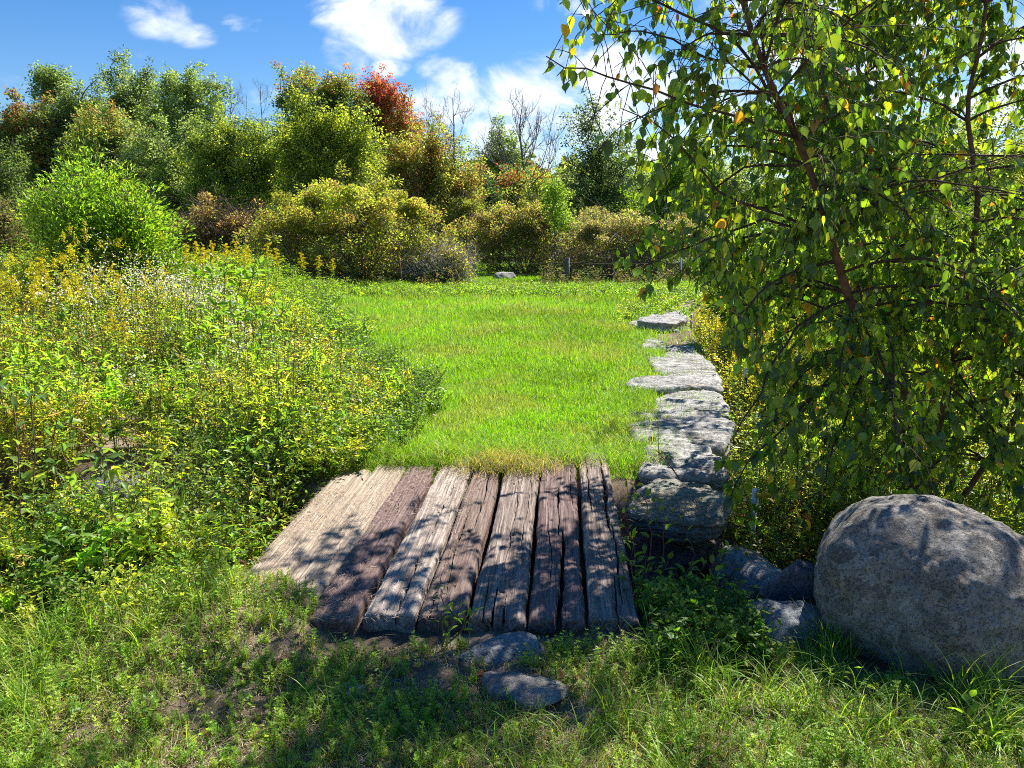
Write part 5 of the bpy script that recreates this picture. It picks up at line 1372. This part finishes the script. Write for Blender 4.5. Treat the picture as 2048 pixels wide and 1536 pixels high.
proto = goldenrod('x'); first = True
GLAB, GGRP = 'tall goldenrod stem with a yellow plume in the back bank of the meadow', 'goldenrods along the back of the meadow'
RLAB, RGRP = 'goldenrod with drooping yellow plumes beside the stone wall', 'goldenrods beside the stone wall'
spots = []
for px, Y, h in [(75, 11.5, 1.45), (95, 11.3, 1.3), (25, 11, 1.25), (150, 11.2, 1.2), (190, 11.0, 1.25), (235, 11.6, 1.2), (280, 11.5, 1.2), (330, 12.5, 1.2), (375, 14, 1.5), (390, 14.3, 1.55), (405, 14.1, 1.45), (430, 14.6, 1.5), (452, 15, 1.5), (470, 15, 1.55), (500, 15.5, 1.45), (540, 16, 1.5), (552, 16.4, 1.4), (600, 17, 1.3),
                 (640, 18, 1.2), (668, 18.5, 1.1), (215, 9.0, 1.0), (240, 8.6, .95), (130, 11.0, 1.2), (310, 11.2, 1.1), (60, 10.6, 1.2), (420, 13.5, 1.4), (485, 14.5, 1.4)]:
    spots.append((at(px, 520, Y)[0], Y, h, 0))
for k in range(26):
    Y = rng.uniform(7.0, 16); spots.append((float(wall_r(Y)) + rng.uniform(.2, .95), Y, rng.uniform(.75, 1.1), 1))
for (x_, y_, h_, w_) in spots:
    z_ = float(ground_z(x_, y_)); lab, grp = ((GLAB, GGRP), (RLAB, RGRP))[w_]
    if first:
        proto.location = (x_, y_, z_); proto.scale = (h_ / 1.2,) * 3; proto['label'] = lab; proto['group'] = grp; first = False
    else: tree_copy(proto, (x_, y_, z_), rng.uniform(0, 6.28), h_ / 1.2, lab, grp)


def broadleaf(name, label, cat, stems, ll, lw, cols, seed, per=16, up=.35, r0=.004, stemc=(.16, .10, .06), red=0.0):
    """a plant of a few arching stems with broad leaves; stems = list of point lists"""
    r = np.random.default_rng(seed); b = np.array(stems[0][0]); root = empty(name, tuple(b)); tag(root, label, cat)
    gS, gL = Geo(), Geo()
    for s in stems:
        s = np.array(s, float); L = np.linalg.norm(np.diff(s, axis=0), axis=1).sum(); t = np.linspace(0, len(s) - 1, 9); i = np.clip(t.astype(int), 0, len(s) - 2); f = (t - i)[:, None]
        s[0] = b; p = s[i] * (1 - f) + s[i + 1] * f; p[1:-1] += r.normal(0, .012, (7, 3)); tube(gS, p, np.linspace(r0, r0 * .4, 9), stemc, 5)
        k = per; t = np.linspace(.2, 1, k); P = np.array([np.interp(t, np.linspace(0, 1, 9), p[:, j]) for j in range(3)]).T
        d = unit(np.gradient(P, axis=0)); a = np.arange(k) * 2.4 + r.uniform(0, 6)
        side = unit(np.cross(d, rdir(r, 1)[0])); oth = np.cross(d, side)
        D = unit(d * .35 + side * np.cos(a)[:, None] + oth * np.sin(a)[:, None] + Z3 * up); D[-1] = unit(d[-1])
        Q = P + D * .012; sticks(gS, P, Q, .001, .0008, stemc)
        l = ll * r.uniform(.7, 1.15, k) * (1.1 - .35 * t); c = pal(r, k, cols, None, .15)
        if red: c[-2:] = (.28, .08, .05)
        leaves(gL, LEAF_M, Q, D, Z3 + r.normal(0, .4, (k, 3)), l, l * lw, c, curl=r.uniform(0, .3, k))
    gS.build('stems', M_STEM, root); gL.build('leaves', M_LEAF, root)
    return root


def st(pxs, Y, base=None):
    """stem points from photograph positions at distance Y, rooted on the ground"""
    p = [at(a, b, Y + dy) for a, b, dy in pxs]; g0 = p[0].copy(); g0[2] = float(ground_z(g0[0], g0[1])) - .02
    return [g0] + p[1:]


BLC = [(.10, .20, .03), (.13, .25, .03), (.16, .27, .04), (.08, .16, .03)]
broadleaf('pokeweed', 'tall bright broad-leaved plant standing above the weeds at the lawn edge', 'plant', [st([(430 + 12 * k, 640, 0), (400 + 26 * k, 560, 0), (385 + 34 * k, 540 - 12 * (k % 3), 0)], 9.5 - .1 * k) for k in range(5)], .17, .36, [(.14, .27, .03), (.18, .31, .04)], 601, 22, r0=.007)
broadleaf('pokeweed', 'second bright broad-leaved plant, nearer the lawn, with drooping leaves', 'plant', [st([(480 + 10 * k, 720, 0), (470 + 20 * k, 640, 0), (455 + 32 * k, 600 + 12 * (k % 3), 0)], 7.8 - .1 * k) for k in range(5)], .14, .38, [(.14, .27, .03), (.18, .31, .04)], 602, 20, r0=.006)
broadleaf('cherry_sapling', 'broad-leaved sapling leaning out over the shaded gap in the weeds', 'sapling', [st([(30, 900, 0), (110, 830, -.1), (200, 900, -.2), (240, 960, -.3)], 4.1), st([(60, 950, 0), (120, 900, 0), (190, 1010, -.2)], 4.0), st([(40, 900, 0), (60, 800, 0), (90, 780, -.1)], 4.2), st([(190, 1100, 0), (210, 980, 0), (200, 865, 0)], 3.9), st([(20, 860, .1), (20, 790, .1), (-10, 760, 0)], 4.2)], .095, .42, [(.12, .21, .05), (.10, .18, .05), (.16, .25, .06)], 603, 20, red=0)
broadleaf('cherry_sapling', 'small sapling with a reddish shoot tip beside the shaded gap', 'sapling', [st([(215, 1050, 0), (212, 950, 0), (200, 870, 0)], 3.75), st([(260, 1080, 0), (275, 1000, 0), (285, 955, 0)], 3.7)], .06, .40, BLC, 604, 14, red=1)
broadleaf('dogwood_sapling', 'leafy sapling with reddish stems leaning over the dark hollow beside the bridge', 'sapling',
          [st([(1290, 1180, 0), (1300, 1080, 0), (1290, 1000, .1), (1270, 960, .2)], 3.7), st([(1300, 1190, 0), (1330, 1090, 0), (1310, 1010, .1)], 3.7), st([(1420, 1200, 0), (1400, 1100, 0), (1330, 1010, .1)], 3.75), st([(1260, 1180, 0), (1250, 1060, .1), (1255, 980, .2)], 3.8), st([(1380, 1200, 0), (1430, 1130, -.05), (1470, 1085, -.1)], 3.7), st([(1350, 1200, 0), (1400, 1140, -.05), (1440, 1110, -.1)], 3.6), st([(1300, 1190, 0), (1270, 1090, 0), (1240, 1050, .05)], 3.7)], .065, .45, [(.13, .22, .04), (.10, .18, .03), (.26, .27, .04), (.16, .26, .04)], 605, 11, stemc=(.20, .09, .06))
broadleaf('dock_plant', 'clump of large shiny leaves at the lip of the hollow beside the outermost tie', 'plant', [st([(1290, 1230, 0), (1290 + 30 * c_, 1180, 0), (1290 + 46 * c_, 1110 + 12 * abs(c_), 0)], 3.35) for c_ in (-1, 0, 1, 2, 3)] + [st([(1270, 1200, 0), (1262, 1140, 0), (1268, 1080, 0)], 3.5), st([(1330, 1290, 0), (1345, 1260, 0), (1375, 1240, 0)], 3.1)], .085, .46, BLC, 606, 9)
broadleaf('aster_seedling', 'young lance-leaved plant growing in front of the dark brown tie', 'plant', [st([(885, 1262, 0), (884, 1225, 0), (882, 1180, 0)], 2.93), st([(890, 1262, 0), (905, 1240, 0), (915, 1215, 0)], 2.93), st([(920, 1270, 0), (930, 1245, 0), (950, 1225, 0)], 2.9)], .055, .26, BLC, 607, 12)
broadleaf('bramble', 'broad-leaved seedling among the weeds left of the bridge end', 'plant', [st([(390, 1170, 0), (385, 1100, 0), (375, 1050, 0)], 3.6), st([(400, 1170, 0), (430, 1110, 0), (440, 1060, 0)], 3.6), st([(385, 1170, 0), (350, 1120, 0), (340, 1080, 0)], 3.6)], .085, .40, [(.20, .30, .04), (.15, .26, .03)], 608, 9)
broadleaf('bramble', 'broad-leaved weed in the grass below the boulder at the right edge', 'plant', [st([(1930 + 30 * k, 1520, 0), (1930 + 42 * k, 1450, 0), (1940 + 50 * k, 1400 + 14 * k, 0)], 2.35) for k in range(3)], .06, .60, BLC, 609, 10)

# climbing stem lying on the slab, dead twigs, leaves, cone
def twig(label, pts, r, c, name='dead_twig', sub=0, seed=1):
    rr = np.random.default_rng(seed); g = Geo(); pts = np.array(pts, float); p = wander(rr, pts[0], pts[-1], 9, .015) if len(pts) == 2 else pts
    tube(g, p, np.linspace(r, r * .45, len(p)), c, 6)
    for _ in range(sub):
        j = rr.integers(1, len(p) - 1); d = unit(unit(p[-1] - p[0]) + rr.normal(0, .5, 3)); tube(g, [p[j], p[j] + d * .07, p[j] + d * .15 + rr.normal(0, .02, 3)], [r * .5, r * .4, r * .25], c, 4)
    tag(g.build(name, M_BARK, origin=tuple(p[0])), label, 'twig')


twig('thin reddish dead stem leaning from the fissured slab onto the mossy one', [at(1358, 956, 4.75), at(1338, 928, 4.9), at(1312, 900, 5.0)], .006, (.16, .07, .05))
twig('pale forked dry stalk standing in the grass beside the wall', [at(1318, 898, 5.2) + [0, 0, -.05], at(1316, 860, 5.2), at(1324, 815, 5.2)], .0035, (.50, .40, .22), sub=3, seed=8)
for k, (a, b, lab) in enumerate([((545, 850), (640, 905), 'longest grey twig of the brush heap in the weeds left of the lawn'), ((560, 880), (650, 868), 'pale twig lying across the brush heap in the weeds'), ((590, 845), (560, 905), 'forked twig sticking up from the brush heap'), ((600, 890), (555, 862), 'short bleached twig low in the brush heap')]):
    A_, B_ = at(*a, 6.05), at(*b, 6.0); twig(lab, [A_, B_], .011, (.40, .34, .27), sub=3, seed=20 + k)
twig('tan dry twig in the grass below the boulder', [gr(1640, 1462, -.05), gr(1722, 1440, -.03)], .006, (.32, .24, .16), sub=1, seed=31)
twig('straight pale stick lying on the purple tie', [np.array([-1.02, 3.17, .012]), np.array([-.72, 3.19, .012])], .0022, (.4, .32, .2), sub=0, seed=32)


def fallen(label, p, s, c, rz, seed):
    r = np.random.default_rng(seed); g = Geo(); D = np.array([[math.cos(rz), math.sin(rz), .12]])
    T = LEAF_B[0].copy(); leaves(g, LEAF_B, np.array([p]), D, np.array([[.2 * r.normal(), .2 * r.normal(), 1]]), np.array([s]), np.array([s * .85]), np.array(c), curl=np.array([-.25]))
    tag(g.build('fallen_leaf', M_LEAF, origin=tuple(p)), label, 'leaf')


def gz(px, py, dz=.02):
    q = gr(px, py, -.09); q[2] = float(ground_z(q[0], q[1])) + dz; return q


fallen('curled orange-brown leaf on the edge of the greyish flat stone', gr(945, 1352, -.055), .055, (.42, .15, .05), .3, 1)
fallen('brown leaf standing in the shaded grass on the left verge', gz(440, 1335, .02), .07, (.30, .13, .06), 1.3, 2)
fallen('tan leaf on the bare soil at the lower left', gz(400, 1478, .012), .045, (.45, .24, .12), .1, 3)
fallen('small tan leaf beside the straw patch of the left verge', gz(575, 1345, .015), .04, (.42, .26, .15), 2.0, 4)
fallen('rust leaf right of the flat stones', gz(1128, 1372, .015), .04, (.30, .11, .05), 2.6, 5)
fallen('pale brown leaf in the grass below the outermost tie', gz(1322, 1288, .03), .045, (.45, .28, .16), .8, 6)
fallen('tan leaf lying on the weeds at the left edge', at(95, 832, 4.05), .085, (.48, .27, .12), .2, 7)
fallen('yellow leaf caught on the weeds above the brush heap', at(620, 833, 6.2), .07, (.55, .38, .03), .2, 8)

# pine cone at the near left corner of the deck
c = np.array([-1.36, 3.55, .03]); root = empty('pine_cone', tuple(c)); tag(root, 'brown pine cone on the left edge of the outermost tan tie', 'pine cone')
g = Geo(); tube(g, [c + [-.045, 0, 0], c + [-.02, 0, 0], c + [.03, 0, 0], c + [.05, 0, 0]], [.008, .016, .012, .003], (.14, .08, .05), 8); g.build('core', M_BARK, root)
g = Geo(); k = 60; t = np.arange(k) / k; a = np.arange(k) * 2.4; r_ = .006 + .014 * np.sin(np.pi * np.clip(t * 1.05, 0, 1)); P = c + np.stack([-.04 + .085 * t, np.cos(a) * r_ * .5, np.sin(a) * r_ * .5], 1)
leaves(g, LEAF_S, P, np.stack([.5 + 0 * a, np.cos(a), np.sin(a)], 1), np.stack([np.ones(k), 0 * a, 0 * a], 1), .020, .020, pal(np.random.default_rng(4), k, [(.22, .12, .07), (.30, .19, .12)])); g.build('scales', M_STRAW, root)
